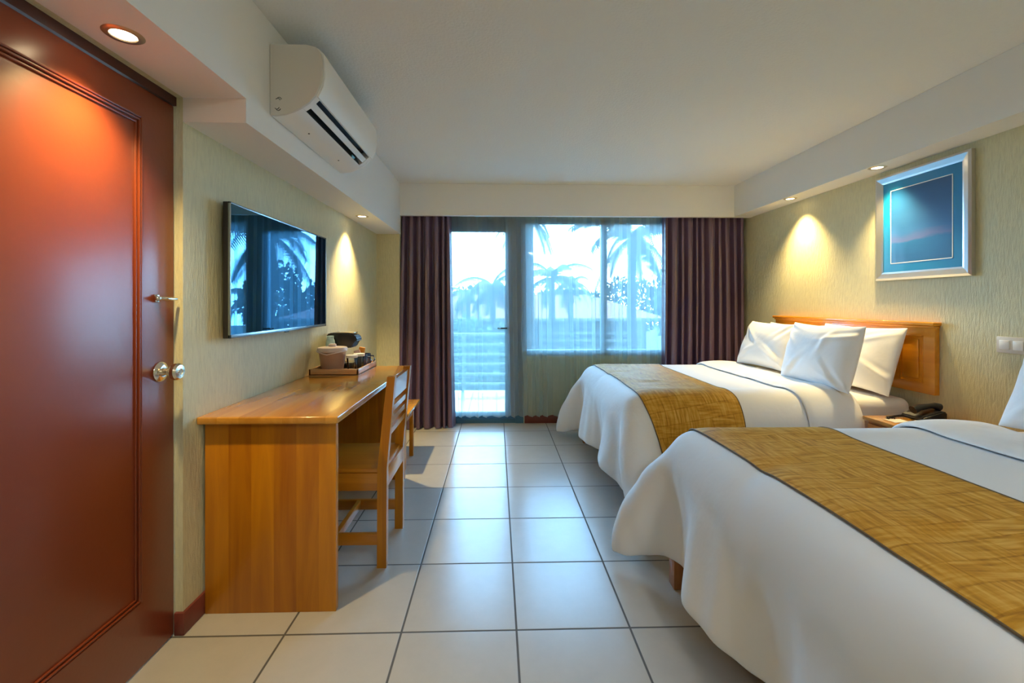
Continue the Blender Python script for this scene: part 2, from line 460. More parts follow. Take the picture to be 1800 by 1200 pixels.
# entrance door
def door_leaf():
    d = obj('door_1', box(XD - .04, XD, .80, 1.694, .006, 1.990, bev=.002), M['door']); tag(d, 'red brown panelled entrance door', None, None, 'structure')
    # raised moulding lines round the sunk panel
    bm = bmesh.new()
    y0, y1, z0, z1 = .955, 1.542, .225, 1.888
    for k, (o_, w, h_) in enumerate(((0, .007, .006), (.012, .006, .009), (.023, .006, .005))):
        a0, a1, b0, b1 = y0 + o_, y1 - o_, z0 + o_, z1 - o_
        for (p, q, r, s) in ((a0, a1, b0, b0 + w), (a0, a1, b1 - w, b1), (a0, a0 + w, b0, b1), (a1 - w, a1, b0, b1)):
            add_box(bm, XD - .002, XD + h_, p, q, r, s, bev=.002)
    obj('panel_moulding', bm, M['door'], d)
    kz, ky = 1.003, 1.628
    mt = Matrix.Translation((XD, ky, kz)) @ Matrix.Rotation(PI / 2, 4, 'Y')
    bm = bmesh.new(); add_lathe(bm, [(0, 0), (.034, 0), (.036, .003), (.033, .007), (.022, .010), (.020, .011), (.016, .011), (0, .011)], 36, mtx=mt)
    rose = tag(obj('knob_rose', bm, M['chrome'], d), 'round chrome knob plate')
    bm = bmesh.new(); add_lathe(bm, [(0, .008), (.013, .008), (.012, .030), (.015, .038), (.026, .045), (.030, .054), (.030, .064), (.024, .071), (.012, .072), (.011, .069), (.005, .069), (.005, .073), (0, .073)], 36, mtx=mt)
    tag(obj('door_knob', bm, M['brass'], d), 'round satin nickel knob with a lock button')
    # swing guard higher up
    bm = bmesh.new()
    add_box(bm, XD, XD + .008, 1.596, 1.615, 1.254, 1.282, bev=.003)
    add_tube(bm, [(XD + .010, 1.600, 1.268), (XD + .020, 1.615, 1.268), (XD + .021, 1.64, 1.267), (XD + .018, 1.682, 1.266)], .006)
    add_lathe(bm, [(0, -.009), (.009, -.006), (.011, 0), (.009, .006), (0, .009)], 16, mtx=Matrix.Translation((XD + .012, 1.600, 1.268)))
    tag(obj('door_latch', bm, M['chrome'], d), 'small chrome swing latch')
    return d
door_leaf()
bm = box(XD - .05, XD + .006, .74, .80, 0, 2.027); add_box(bm, XD - .05, XD + .006, .80, 1.70, 1.994, 2.027)
struct('trim_1', bm, M['door_dark'], 'dark brown door jamb', smooth=False)

# ------------------------------------------------------------------ balcony door, window
def balcony_door():
    y0, y1 = YB + .02, YB + .075
    bm = box(DX0, DX0 + .05, y0, y1, .0, WZ1); add_box(bm, DX1 - .05, DX1, y0, y1, 0, WZ1); add_box(bm, DX0, DX1, y0, y1, 2.07, WZ1)
    add_box(bm, DX0, DX1, y0 - .015, y1, 0, .045)
    f = struct('door_2', bm, M['frame'], 'dark framed glass door onto the balcony', smooth=False)
    bm = box(DX0 + .05, DX0 + .11, y0 + .01, y1 - .01, .045, 2.07); add_box(bm, DX1 - .11, DX1 - .05, y0 + .01, y1 - .01, .045, 2.07)
    add_box(bm, DX0 + .11, DX1 - .11, y0 + .01, y1 - .01, 2.0, 2.07); add_box(bm, DX0 + .11, DX1 - .11, y0 + .01, y1 - .01, .045, .11)
    obj('door_frame', bm, M['frame'], f, smooth=False)
    obj('glass_pane', box(DX0 + .11, DX1 - .11, y0 + .025, y0 + .031, .11, 2.0), M['glass'], f, smooth=False)
    bm = box(DX1 - .10, DX1 - .075, y0 - .02, y0 + .01, .93, 1.05, bev=.004); add_box(bm, DX1 - .19, DX1 - .08, y0 - .05, y0 - .035, .985, 1.0, bev=.004); add_box(bm, DX1 - .095, DX1 - .08, y0 - .05, y0, .985, 1.0)
    obj('door_handle', bm, M['black'], f)
balcony_door()
def window():
    y0, y1 = YB + .02, YB + .075
    bm = box(WX0, WX0 + .035, y0, y1, WZ0, WZ1); add_box(bm, WX1 - .05, WX1, y0, y1, WZ0, WZ1)
    add_box(bm, WX0, WX1, y0, y1, 2.085, WZ1); add_box(bm, WX0, WX1, y0, y1, WZ0, WZ0 + .06)
    add_box(bm, 1.10, 1.165, y0, y1, WZ0, WZ1)
    f = struct('window_1', bm, M['frame'], 'wide dark framed balcony window', smooth=False)
    bm = box(WX0 + .035, 1.10, y0 + .025, y0 + .031, WZ0 + .06, 2.085)
    obj('glass_pane', bm, M['glass'], f, smooth=False)
    obj('glass_pane', box(1.165, WX1 - .05, y0 + .025, y0 + .031, WZ0 + .06, 2.085), M['glass'], f, smooth=False)
window()
struct('trim_2', box(DX1 - .002, WX0 + .002, YB - .004, YB + .1, 0, WZ1), M['frame'], 'dark post between balcony door and window', smooth=False)

# ------------------------------------------------------------------ curtains
def fold_panel(top, bot, y_top, y_bot, z0, z1, nf, amp, seed, hem=0., nz=24, per=16, pleat=False):
    rnd = random.Random(seed)
    n = nf * per
    ph = [0.]
    for i in range(nf): ph.append(ph[-1] + rnd.uniform(.6, 1.45))
    ph = [p / ph[-1] for p in ph]
    am = [rnd.uniform(.55, 1.2) for _ in range(nf + 1)]
    dr = [rnd.uniform(-.018, .018) for _ in range(nf + 1)]
    P = np.zeros((n + 1, nz + 1, 3)); UV = np.zeros((n + 1, nz + 1, 2))
    for i in range(n + 1):
        k = min(i // per, nf - 1); f = i / per - k
        u = ph[k] + (ph[k + 1] - ph[k]) * f
        a = am[k] * (1 - f) + am[k + 1] * f
        d = dr[k] * (1 - f) + dr[k + 1] * f
        for j in range(nz + 1):
            v = j / nz                      # 0 top, 1 bottom
            x0 = top[0] + (bot[0] - top[0]) * v ** 1.5; x1 = top[1] + (bot[1] - top[1]) * v ** 1.5
            w = (x1 - x0) / nf
            g = .45 + .55 * min(1, v * 2.2)
            y = y_top + (y_bot(u) - y_top) * v ** 2 if callable(y_bot) else y_top + (y_bot - y_top) * v
            if pleat: y += amp * (.6 + .4 * a) * g * (1 - 2 * abs(math.sin(PI * i / per)) ** .6)
            else: y += amp * a * g * math.sin(2 * PI * (i / per))
            x = x0 + (x1 - x0) * u + .10 * w * a * math.sin(4 * PI * (i / per)) * g + d * v * 1.5
            z = z1 + (z0 - z1) * v
            if j == nz: z += hem * math.sin(2 * PI * i / per + .6) * a
            P[i, j] = (x, y, z); UV[i, j] = (u * nf * .12, z)
    return grid_mesh(P, UV)

me = fold_panel((-.962, -.462), (-1.0, -.43), 4.468, lambda u: 4.41 + .055 * u, .008, 2.40, 7, .050, 3, pleat=True, per=22)
o = obj('curtain', me, M['curtain'], auto=0); tag(o, 'plum satin curtain hanging left of the glass door', 'curtain', 'plum blackout curtains')
o = obj('curtain', fold_panel((1.700, 2.553), (1.675, 2.55), 4.468, lambda u: 4.465, .008, 2.40, 11, .050, 8, pleat=True, per=22), M['curtain'], auto=0)
tag(o, 'plum satin curtain hanging right of the window behind the far bed', 'curtain', 'plum blackout curtains')
o = obj('sheer_curtain', fold_panel((-.60, .235), (-.58, .225), 4.578, lambda u: 4.575, .075, 2.40, 9, .014, 21, hem=.012, per=12), M['sheer'], auto=0)
tag(o, 'white see-through voile curtain across the balcony door', 'sheer curtain', 'sheer voile curtains')
o = obj('sheer_curtain', fold_panel((.09, 1.80), (.13, 1.82), 4.548, lambda u: 4.548, .085, 2.40, 19, .014, 33, hem=.008, per=12), M['sheer'], auto=0)
tag(o, 'white see-through voile curtain across the window and the wall under it', 'sheer curtain', 'sheer voile curtains')

# ------------------------------------------------------------------ recessed downlights
def downlight(x, y, z, label, power, size=78):
    t = thing('downlight', label, 'ceiling light', (x, y, z), 'recessed downlights')
    bm = bmesh.new(); add_lathe(bm, [(.030, z + .001), (.033, z - .004), (.045, z - .004), (.050, z - .0005), (.050, z + .002)], 40, x, y)
    obj('trim_ring', bm, M['trim_ring'], t)
    bm = bmesh.new(); add_lathe(bm, [(0, z - .003), (.020, z - .003), (.030, z - .001), (.031, z + .001)], 32, x, y)
    obj('lamp_lens', bm, M['lamp'], t)
    l = bpy.data.lights.new('downlight_lamp', 'SPOT'); l.energy = power; l.color = (1, .74, .32)
    l.spot_size = R(size); l.spot_blend = .9; l.shadow_soft_size = .03
    lo = bpy.data.objects.new('downlight_lamp', l); C.objects.link(lo); lo.location = (x, y, z - .012)
    return t
downlight(-1.079, 1.306, ZN, 'recessed warm downlight over the red door', 52, 106)
downlight(-1.058, 3.50, ZF, 'recessed warm downlight over the far end of the desk', 90, 96)
downlight(2.44, 3.60, ZR, 'recessed warm downlight over the headboard, nearest the curtains', 95, 96)
downlight(2.44, 2.76, ZR, 'recessed warm downlight beside the blue framed picture', 70, 92)

# ------------------------------------------------------------------ air conditioner
def ac():
    x0, ya, yb = XS, 1.873, 2.70
    zb = 2.035
    # (depth from wall, height) outline
    out = [(0, .005), (0, .300), (.150, .300), (.190, .290), (.208, .268), (.214, .240), (.214, .175), (.206, .130), (.186, .088)]
    notch = [(.158, .122), (.110, .092), (.128, .040)]
    bot = [(.100, .022), (.06, .008), (.02, .002)]
    t = thing('air_conditioner', 'white wall mounted split air conditioner on the left bulkhead', 'air conditioner', (x0, (ya + yb) / 2, zb))
    bm = bmesh.new(); add_prism(bm, [(x0 + .002 + a, zb + b) for a, b in out + notch + bot], ya + .012, yb - .012)
    obj('body', bm, M['white_plastic'], t, auto=28)
    full = out + [(.160, .058), (.128, .036)] + bot
    for y0_, y1_, nm in ((ya, ya + .012, 'end'), (yb - .012, yb, 'end')):
        bm = bmesh.new(); add_prism(bm, [(x0 + .002 + a, zb + b) for a, b in full], y0_, y1_)
        e = obj('end_cap', bm, M['ac_end'] if y0_ == ya else M['white_plastic'], t, auto=28)
        if y0_ == ya:
            for dx, dz, sg in ((.034, .062, 1), (.040, .066, 1), (.030, .040, -1), (.036, .034, -1)):
                bm = bmesh.new(); add_tube(bm, [(x0 + dx + .010 * math.cos(a), ya - .0005, zb + dz + sg * .012 * math.sin(a)) for a in [PI * (.1 + .14 * q) for q in range(6)]], .0012, 5)
                tag(obj('embossed_mark', bm, M['dark'], e), 'small curved grey mark')
    # front panel slightly proud of the body
    fp = [(.150, .303), (.192, .294), (.214, .272), (.221, .240), (.221, .175), (.213, .130), (.192, .088), (.186, .090)]
    inn = [(.206, .130), (.214, .175), (.214, .240), (.208, .268), (.190, .288), (.150, .298)]
    bm = bmesh.new(); add_prism(bm, [(x0 + .003 + a, zb + b) for a, b in fp + inn], ya + .016, yb - .004)
    obj('front_panel', bm, M['white_plastic'], t, auto=28)
    # outlet lining, louvre, display
    bm = bmesh.new(); add_prism(bm, [(x0 + .002 + a, zb + b) for a, b in ((.1855, .0870), (.1575, .1212), (.1105, .0915), (.1282, .0405), (.1290, .0415), (.1125, .0900), (.1565, .1180), (.1845, .0865))], ya + .045, yb - .045)
    obj('air_outlet', bm, M['dark'], t, auto=28)
    bm = bmesh.new(); add_prism(bm, [(x0 + .002 + a, zb + b) for a, b in ((.1475, .0545), (.1690, .0745), (.1660, .0790), (.1445, .0590))], ya + .03, yb - .03)
    obj('louvre', bm, M['white_plastic'], t, auto=28)
    for y0_ in (ya + .012, yb - .046):
        bm = bmesh.new(); add_prism(bm, [(x0 + .0025 + a, zb + b) for a, b in ((.187, .088), (.160, .114), (.119, .086), (.129, .040), (.152, .054))], y0_, y0_ + .034)
        obj('outlet_block', bm, M['white_plastic'], t, auto=28)
    bm = bmesh.new(); add_prism(bm, [(x0 + .002 + a, zb + b) for a, b in ((.1295, .0405), (.1385, .049), (.1345, .055), (.1265, .047))], yb - .19, yb - .15)
    obj('display', bm, M['blueled'], t)
    for y_ in (ya + .22, yb - .22):
        bm = bmesh.new(); add_lathe(bm, [(0, -.003), (.004, -.002), (.004, .001)], 10, mtx=Matrix.Translation((x0 + .07, y_, zb + .0105)))
        obj('screw_cover', bm, M['dark'], t)
ac()

# ------------------------------------------------------------------ television
def tv():
    X = -1.135
    y0, y1, z0, z1 = 1.905, 2.965, 1.100, 1.684
    t = thing('television', 'flat screen television mounted on the left wall above the desk', 'television', (X, (y0 + y1) / 2, z0))
    obj('case', box(X - .028, X - .004, y0, y1, z0, z1, bev=.003), M['tv_black'], t)
    bm = bmesh.new()
    for a in ((y0, y1, z1 - .009, z1), (y0, y1, z0, z0 + .016), (y0, y0 + .009, z0, z1), (y1 - .009, y1, z0, z1)):
        add_box(bm, X - .006, X + .003, *a, bev=.0015)
    obj('bezel', bm, M['tv_bezel'], t)
    obj('screen', box(X - .005, X + .0005, y0 + .008, y1 - .008, z0 + .015, z1 - .008), M['screen'], t, smooth=False)
    bm = box(XL + .0005, X - .027, (y0 + y1) / 2 - .2, (y0 + y1) / 2 + .2, 1.25, 1.55); obj('wall_bracket', bm, M['black'], t)
    obj('sensor', box(X - .004, X + .002, 2.40, 2.44, z0 - .006, z0 + .001), M['black'], t)
tv()

# ------------------------------------------------------------------ desk
def desk():
    x0, x1, y0, y1 = XL + .011, -.652, 1.808, 3.175
    t = thing('desk', 'long orange wood writing desk against the left wall', 'desk', ((x0 + x1) / 2, (y0 + y1) / 2, 0))
    obj('desktop', box(XL + .001, -.632, 1.772, 3.205, .770, .800, bev=.006, seg=3), M['deskT'], t)
    obj('side_panel', box(x0, x1, y0, y0 + .028, 0, .770, bev=.002), M['deskV'], t)
    obj('side_panel', box(x0, x1, y1 - .028, y1, 0, .770, bev=.002), M['deskV'], t)
    obj('back_panel', box(x0, x0 + .018, y0 + .028, y1 - .028, .36, .770), M['deskY'], t)
desk()

# ------------------------------------------------------------------ chair
def chair():
    ya, yb = 2.115, 2.480
    t = thing('desk_chair', 'orange wood slat back chair pushed under the desk', 'chair', (-.74, (ya + yb) / 2, 0))
    s = .044
    tilt = lambda z: 0 if z < .47 else (z - .47) * .10
    def post(y):
        bm = bmesh.new()
        prof = [(-.565, 0), (-.521, 0), (-.519, .47), (-.480, .902), (-.517, .902), (-.563, .47)]
        add_prism(bm, prof, y - s / 2 + .004, y + s / 2 - .004); return bm
    for y in (ya, yb): obj('rear_leg', post(y), M['deskV'], t, auto=20)
    for y in (ya + .002, yb - .002): obj('front_leg', box(-.955, -.915, y - .019, y + .019, 0, .445, bev=.003), M['deskV'], t)
    obj('seat', box(-.965, -.535, ya - .012, yb + .012, .447, .470, bev=.006), M['deskE'], t)
    bm = box(-.915, -.56, ya - .016, ya + .004, .365, .447, bev=.002); obj('apron', bm, M['deskE'], t)
    bm = box(-.915, -.56, yb - .004, yb + .016, .365, .447, bev=.002); obj('apron', bm, M['deskE'], t)
    obj('apron', box(-.940, -.920, ya + .01, yb - .01, .375, .447), M['deskY'], t)
    obj('apron', box(-.543, -.520, ya + .015, yb - .015, .375, .455, bev=.002), M['deskY'], t)
    obj('stretcher', box(-.925, -.555, ya - .010, ya + .012, .105, .158, bev=.002), M['deskE'], t)
    obj('stretcher', box(-.925, -.555, yb - .012, yb + .010, .105, .158, bev=.002), M['deskE'], t)
    obj('stretcher', box(-.775, -.752, ya + .012, yb - .012, .115, .158, bev=.002), M['deskY'], t)
    def slat(z0, z1):
        xo = lambda z: -.519 - .028 + (z - .47) * .09
        bm = bmesh.new()
        add_prism(bm, [(xo(z0), z0), (xo(z0) + .022, z0), (xo(z1) + .022, z1), (xo(z1), z1)], ya + .012, yb - .012)
        obj('back_slat', bm, M['deskY'], t)
    slat(.785, .885); slat(.725, .755); slat(.670, .700); slat(.615, .645)
chair()

# luggage bench past the desk
def bench():
    x0, x1, y0, y1 = -1.165, -.655, 3.30, 3.80
    t = thing('luggage_bench', 'low orange wood bench between the desk and the left curtain', 'bench', ((x0 + x1) / 2, (y0 + y1) / 2, 0))
    obj('top', box(x0, x1, y0, y1, .405, .428, bev=.005), M['deskT'], t)
    for x in (x0 + .03, x1 - .06):
        for y in (y0 + .03, y1 - .17):
            obj('leg', box(x, x + .032, y, y + .032, 0, .405, bev=.002), M['deskV'], t)
    obj('apron', box(x0 + .04, x1 - .04, y0 + .035, y0 + .055, .34, .405), M['deskE'], t)
    obj('apron', box(x1 - .055, x1 - .035, y0 + .04, y1 - .15, .34, .405), M['deskY'], t)
bench()

# ------------------------------------------------------------------ beds
BX0, BX1, BW, BT = .785, 2.52, .70, .680          # foot, head, half width, top (bed local y = 0 at centre)

def sim_duvet():
    """drape a rectangular cloth over the rounded mattress block (position based dynamics)"""
    h = .03
    xe = 2.16; drop = .46; sfar = .33; snear = .45
    lx = (xe - BX0) + drop; ly = 2 * BW + sfar + snear
    nx, ny = int(lx / h) + 1, int(ly / h) + 1
    X = xe - np.linspace(0, lx, nx)[:, None] + np.zeros((nx, ny))
    Y = np.linspace(-BW - snear, BW + sfar, ny)[None, :] + np.zeros((nx, ny))
    rest = np.stack([xe - X, Y], -1)
    rng = np.random.RandomState(5)
    RR = .075
    P = np.stack([X, Y, np.full_like(X, BT + .05)], -1)
    ii, jj = np.meshgrid(np.arange(nx), np.arange(ny), indexing='ij')
    wob = .010 * np.sin(ii * .33 + 1) * np.sin(jj * .27) + .006 * np.sin(jj * .71 + ii * .13)
    P[..., 2] += wob
    P += rng.normal(0, .0008, P.shape)
    V = np.zeros_like(P); HD = None
    hx, hy = lx / (nx - 1), ly / (ny - 1)
    def con(A, B, L, k):
        d = P[B] - P[A]; l = np.linalg.norm(d, axis=-1, keepdims=True) + 1e-9
        c = (l - L) / l * d * (.5 * k)
        P[A] += c; P[B] -= c
    groups = []
    def sl(a, b, st): return slice(a, b, st)
    for par in (0, 1):
        n_ = (nx - par) // 2
        groups.append(((sl(par, par + 2 * n_, 2), slice(None)), (sl(par + 1, par + 1 + 2 * n_, 2), slice(None)), hx, 1.))
        n_ = (ny - par) // 2
        groups.append(((slice(None), sl(par, par + 2 * n_, 2)), (slice(None), sl(par + 1, par + 1 + 2 * n_, 2)), hy, 1.))
    def fix(g):
        (a0, a1), (b0, b1), L, k = g
        def idx(s, n): return np.arange(n)[s]
        A0, A1, B0, B1 = idx(a0, nx), idx(a1, ny), idx(b0, nx), idx(b1, ny)
        m0, m1 = min(len(A0), len(B0)), min(len(A1), len(B1))
        return (np.ix_(A0[:m0], A1[:m1]), np.ix_(B0[:m0], B1[:m1]), L, k)
    hd = math.hypot(hx, hy)
    for par in (0, 1):
        A0 = np.arange(par, nx - 1, 2)
        groups.append(None); groups[-1] = ('x', np.ix_(A0, np.arange(0, ny - 1)), np.ix_(A0 + 1, np.arange(1, ny)), hd, .35)
        groups.append(('x', np.ix_(A0, np.arange(1, ny)), np.ix_(A0 + 1, np.arange(0, ny - 1)), hd, .35))
    for st, kb in ((2, .10), (4, .16), (7, .10)):
        for par in range(0, 2 * st, st):
            A0 = np.concatenate([np.arange(q, min(q + st, nx)) for q in range(par, nx, 2 * st)]); A0 = A0[A0 + st < nx]
            groups.append(('x', np.ix_(A0, np.arange(ny)), np.ix_(A0 + st, np.arange(ny)), hx * st, kb))
            A1 = np.concatenate([np.arange(q, min(q + st, ny)) for q in range(par, ny, 2 * st)]); A1 = A1[A1 + st < ny]
            groups.append(('x', np.ix_(np.arange(nx), A1), np.ix_(np.arange(nx), A1 + st), hy * st, kb))
    gs = []
    for g in groups:
        gs.append(fix(g) if g[0] != 'x' else g[1:])
    rr = .075
    lo = np.array([BX0 + rr, -BW + rr, -1.]); hi = np.array([BX1 + .3, BW - rr, BT - rr])
    dt = .012
    for step in range(270):
        V[..., 2] -= 9.8 * dt
        V *= .96 if step < 200 else .88
        old = P.copy()
        P += V * dt
        for it in range(12):
            for (A, B, L, k) in gs: con(A, B, L, k)
            q = np.clip(P, lo, hi); d = P - q
            l = np.linalg.norm(d, axis=-1); ins = (l < rr)
            deep = ins & (l < 1e-5)
            l2 = np.maximum(l, 1e-5)
            P = np.where(ins[..., None] & ~deep[..., None], q + d / l2[..., None] * rr, P)
            P[..., 2] = np.where(deep, BT, P[..., 2])
            P[..., 2] = np.maximum(P[..., 2], .012)
            xm = -9 if step < 130 else np.clip(.72 - .9 * np.maximum(P[..., 1] + .45, 0), .3, .72)   # the near corner hangs close to the bed
            P[..., 0] = np.where((P[..., 0] < xm), P[..., 0] + .06 * (xm - P[..., 0]), P[..., 0])
        P[0, :, 0] = xe; P[1, :, 0] = np.maximum(P[1, :, 0], xe - hx)
        q = np.clip(P, lo, hi); touching = np.linalg.norm(P - q, axis=-1) < rr + .002
        V = (P - old) / dt
        top = touching
        V[top] *= .25
        P[top] = old[top] + (P[top] - old[top]) * np.array([.3, .3, 1.])
    print('CLOTH', np.linalg.norm(np.diff(P, axis=0), axis=-1).max() / hx, np.linalg.norm(np.diff(P, axis=0), axis=-1).mean() / hx, P[-1, ::10, 2])
    return P, rest
DP, DR = sim_duvet()

def normals_grid(P):
    du = np.gradient(P, axis=0); dv = np.gradient(P, axis=1)
    n = np.cross(dv, du); n /= np.linalg.norm(n, axis=-1, keepdims=True) + 1e-9
    if n[3, n.shape[1] // 2, 2] < 0: n = -n
    return n
DN = normals_grid(DP)
def smooth_grid(A, k):
    for _ in range(k):
        B = A.copy()
        B[1:-1] = .25 * A[:-2] + .5 * A[1:-1] + .25 * A[2:]
        A = B.copy()
        A[:, 1:-1] = .25 * B[:, :-2] + .5 * B[:, 1:-1] + .25 * B[:, 2:]
    return A
DP = smooth_grid(DP, 1)
_u, _v = DR[..., 0], DR[..., 1]
_r = np.random.RandomState(9); _w = np.zeros_like(_u)
for _k in range(46):
    _cu, _cv, _a = _r.uniform(.1, 2.), _r.uniform(-1.15, 1.05), _r.uniform(-.5, .5) + (0 if _r.rand() < .5 else PI / 2)
    _p = (_u - _cu) * math.cos(_a) + (_v - _cv) * math.sin(_a); _q = -(_u - _cu) * math.sin(_a) + (_v - _cv) * math.cos(_a) + .15 * _p ** 2
    _w += _r.uniform(-.010, .011) * np.exp(-(_p / _r.uniform(.10, .26)) ** 2) * np.exp(-(_q / _r.uniform(.025, .05)) ** 2)
_drop = np.clip((_u - 1.42) / .30, 0, 1)            # soft vertical folds down the foot of the cloth
_w += _drop * (.009 * np.sin(_v * 17 + 1.2 * np.sin(_v * 5)) + .005 * np.sin(_v * 41 + 2 * np.sin(_v * 7)))
DP = DP + DN * _w[..., None]
DNs = smooth_grid(DN, 3); DNs /= np.linalg.norm(DNs, axis=-1, keepdims=True)

def shell(P, N, UV, t0, t1, edge=True):
    """closed cloth slab between offsets t0 and t1 along N, pinched round at its rim"""
    nu, nv = P.shape[:2]
    e = np.ones((nu, nv))
    if edge:
        iu = np.minimum(np.arange(nu), nu - 1 - np.arange(nu)); iv = np.minimum(np.arange(nv), nv - 1 - np.arange(nv))
        d = np.minimum(iu[:, None], iv[None, :])
        e = np.where(d == 0, .35, 1.)
    mid = (t0 + t1) / 2
    A = P + N * (mid + (t1 - mid) * e)[..., None]; B = P + N * (mid + (t0 - mid) * e)[..., None]
    vs = np.concatenate([A.reshape(-1, 3), B.reshape(-1, 3)]).tolist()
    n = nu * nv; F = []
    for i in range(nu - 1):
        for j in range(nv - 1):
            a = i * nv + j
            F.append((a, a + 1, a + nv + 1, a + nv)); F.append((n + a + nv, n + a + nv + 1, n + a + 1, n + a))
    rim = [(0, j) for j in range(nv)] + [(i, nv - 1) for i in range(1, nu)] + [(nu - 1, j) for j in range(nv - 2, -1, -1)] + [(i, 0) for i in range(nu - 2, 0, -1)]
    for k in range(len(rim)):
        a = rim[k][0] * nv + rim[k][1]; q = rim[(k + 1) % len(rim)]; b = q[0] * nv + q[1]
        F.append((b, a, n + a, n + b))
    me = bpy.data.meshes.new('shell'); me.from_pydata(vs, [], F)
    l = me.uv_layers.new(name='UVMap'); U = np.concatenate([UV.reshape(-1, 2)] * 2)
    for lp in me.loops: l.data[lp.index].uv = U[lp.vertex_index]
    bm = bmesh.new(); bm.from_mesh(me); bmesh.ops.recalc_face_normals(bm, faces=bm.faces); bm.to_mesh(me); bm.free()
    return me

def strip(x0, x1):
    """rows of the duvet grid whose rest distance from the head lies between"""
    d = 2.16 - np.array([x1, x0])
    r = DR[:, 0, 0]
    n = max(8, int((d[1] - d[0]) / .026)); q = np.linspace(d[0], d[1], n)
    def res(A): return np.stack([np.stack([np.interp(q, r, A[:, j, c]) for j in range(A.shape[1])], 1) for c in range(A.shape[2])], -1)
    return res(DP), res(DNs), res(DR)

def rake(P, N, amt):
    return P

def bed(cy, label, glabel):
    t = thing('bed', label, 'bed', (1.65, cy, 0), 'double beds')
    off = lambda A: A + np.array([0, cy, 0.])
    bm = bmesh.new()
    add_box(bm, BX0 + .02, BX1, cy - BW + .03, cy + BW - .03, .17, .43, bev=.008)
    obj('bed_base', bm, M['legw'], t)
    for x in (BX0 - .012, 2.40):
        for y in (cy - BW + .015, cy + BW - .075):
            obj('leg', box(x, x + .06, y, y + .06, 0, .24, bev=.004), M['legw'], t)
    m_ = obj('mattress', box(BX0 + .012, BX1, cy - BW + .012, cy + BW - .012, .43, BT - .008, bev=.05, seg=5), M['sheet'], t)
    return t
def bed_cloth(cy, which):
    off = lambda A: A + np.array([0, cy, 0.])
    o = obj('duvet', shell(off(DP), DNs, DR, -.002, .020), M['white_cloth'], auto=0)
    tag(o, f'white duvet draped over {which}', 'duvet', 'white duvets')
    sb = o.modifiers.new('sub', 'SUBSURF'); sb.levels = 1; sb.render_levels = 1
    P, N, U = strip(1.83, 2.155)
    rise = np.sin(np.linspace(.0, PI, P.shape[0]))[:, None, None] * .012
    c = obj('folded_cuff', shell(off(P) + N * rise, N, U, .020, .044), M['white_cloth'], o, auto=0)
    c.modifiers.new('sub', 'SUBSURF')
    P, N, U = strip(.90, 1.46)
    r = obj('bed_runner', shell(off(P), N, U, .0215, .027), M['runner'], auto=0)
    tag(r, f'gold patterned runner lying across {which}', 'bed runner', 'gold bed runners')
    r.modifiers.new('sub', 'SUBSURF')
    for xa in (.898, 1.455):
        P, N, U = strip(xa, xa + .0045)
        P, N, U = P[[0, -1]], N[[0, -1]], U[[0, -1]]
        e = obj('piping', shell(off(P), N, U, .022, .0285, False), M['runner_edge'], r, auto=0)
        e.modifiers.new('sub', 'SUBSURF')

def headboard(cy, label):
    x1 = XR - .002; x0 = x1 - .030
    y0, y1, z0, z1 = cy - .80, cy + .66, .715, 1.118
    t = thing('headboard', label, 'headboard', (x1, cy, z0), 'wall mounted headboards')
    bm = box(x0, x1, y0, y1, z0, z1, bev=.003)
    obj('board', bm, M['head'], t)
    bm = box(x0 - .022, x1, y0 - .014, y1 + .014, z1, z1 + .022, bev=.006, seg=3); add_box(bm, x0 - .010, x1, y0 - .004, y1 + .004, z1 - .014, z1, bev=.004)
    obj('cap_moulding', bm, M['head'], t)
    for a, b in ((y0 + .07, y0 + .22), (y0 + .30, y1 - .30), (y1 - .22, y1 - .07)):
        bm = bmesh.new()
        for (p, q, r_, s_) in ((a, b, z0 + .06, z0 + .068), (a, b, z1 - .068, z1 - .06), (a, a + .008, z0 + .06, z1 - .06), (b - .008, b, z0 + .06, z1 - .06)):
            add_box(bm, x0 - .003, x0 + .002, p, q, r_, s_, bev=.0015)
        add_box(bm, x0 - .010, x0 + .002, a + .022, b - .022, z0 + .082, z1 - .082, bev=.0075, seg=2)
        obj('raised_panel', bm, M['head'], t)
    return t

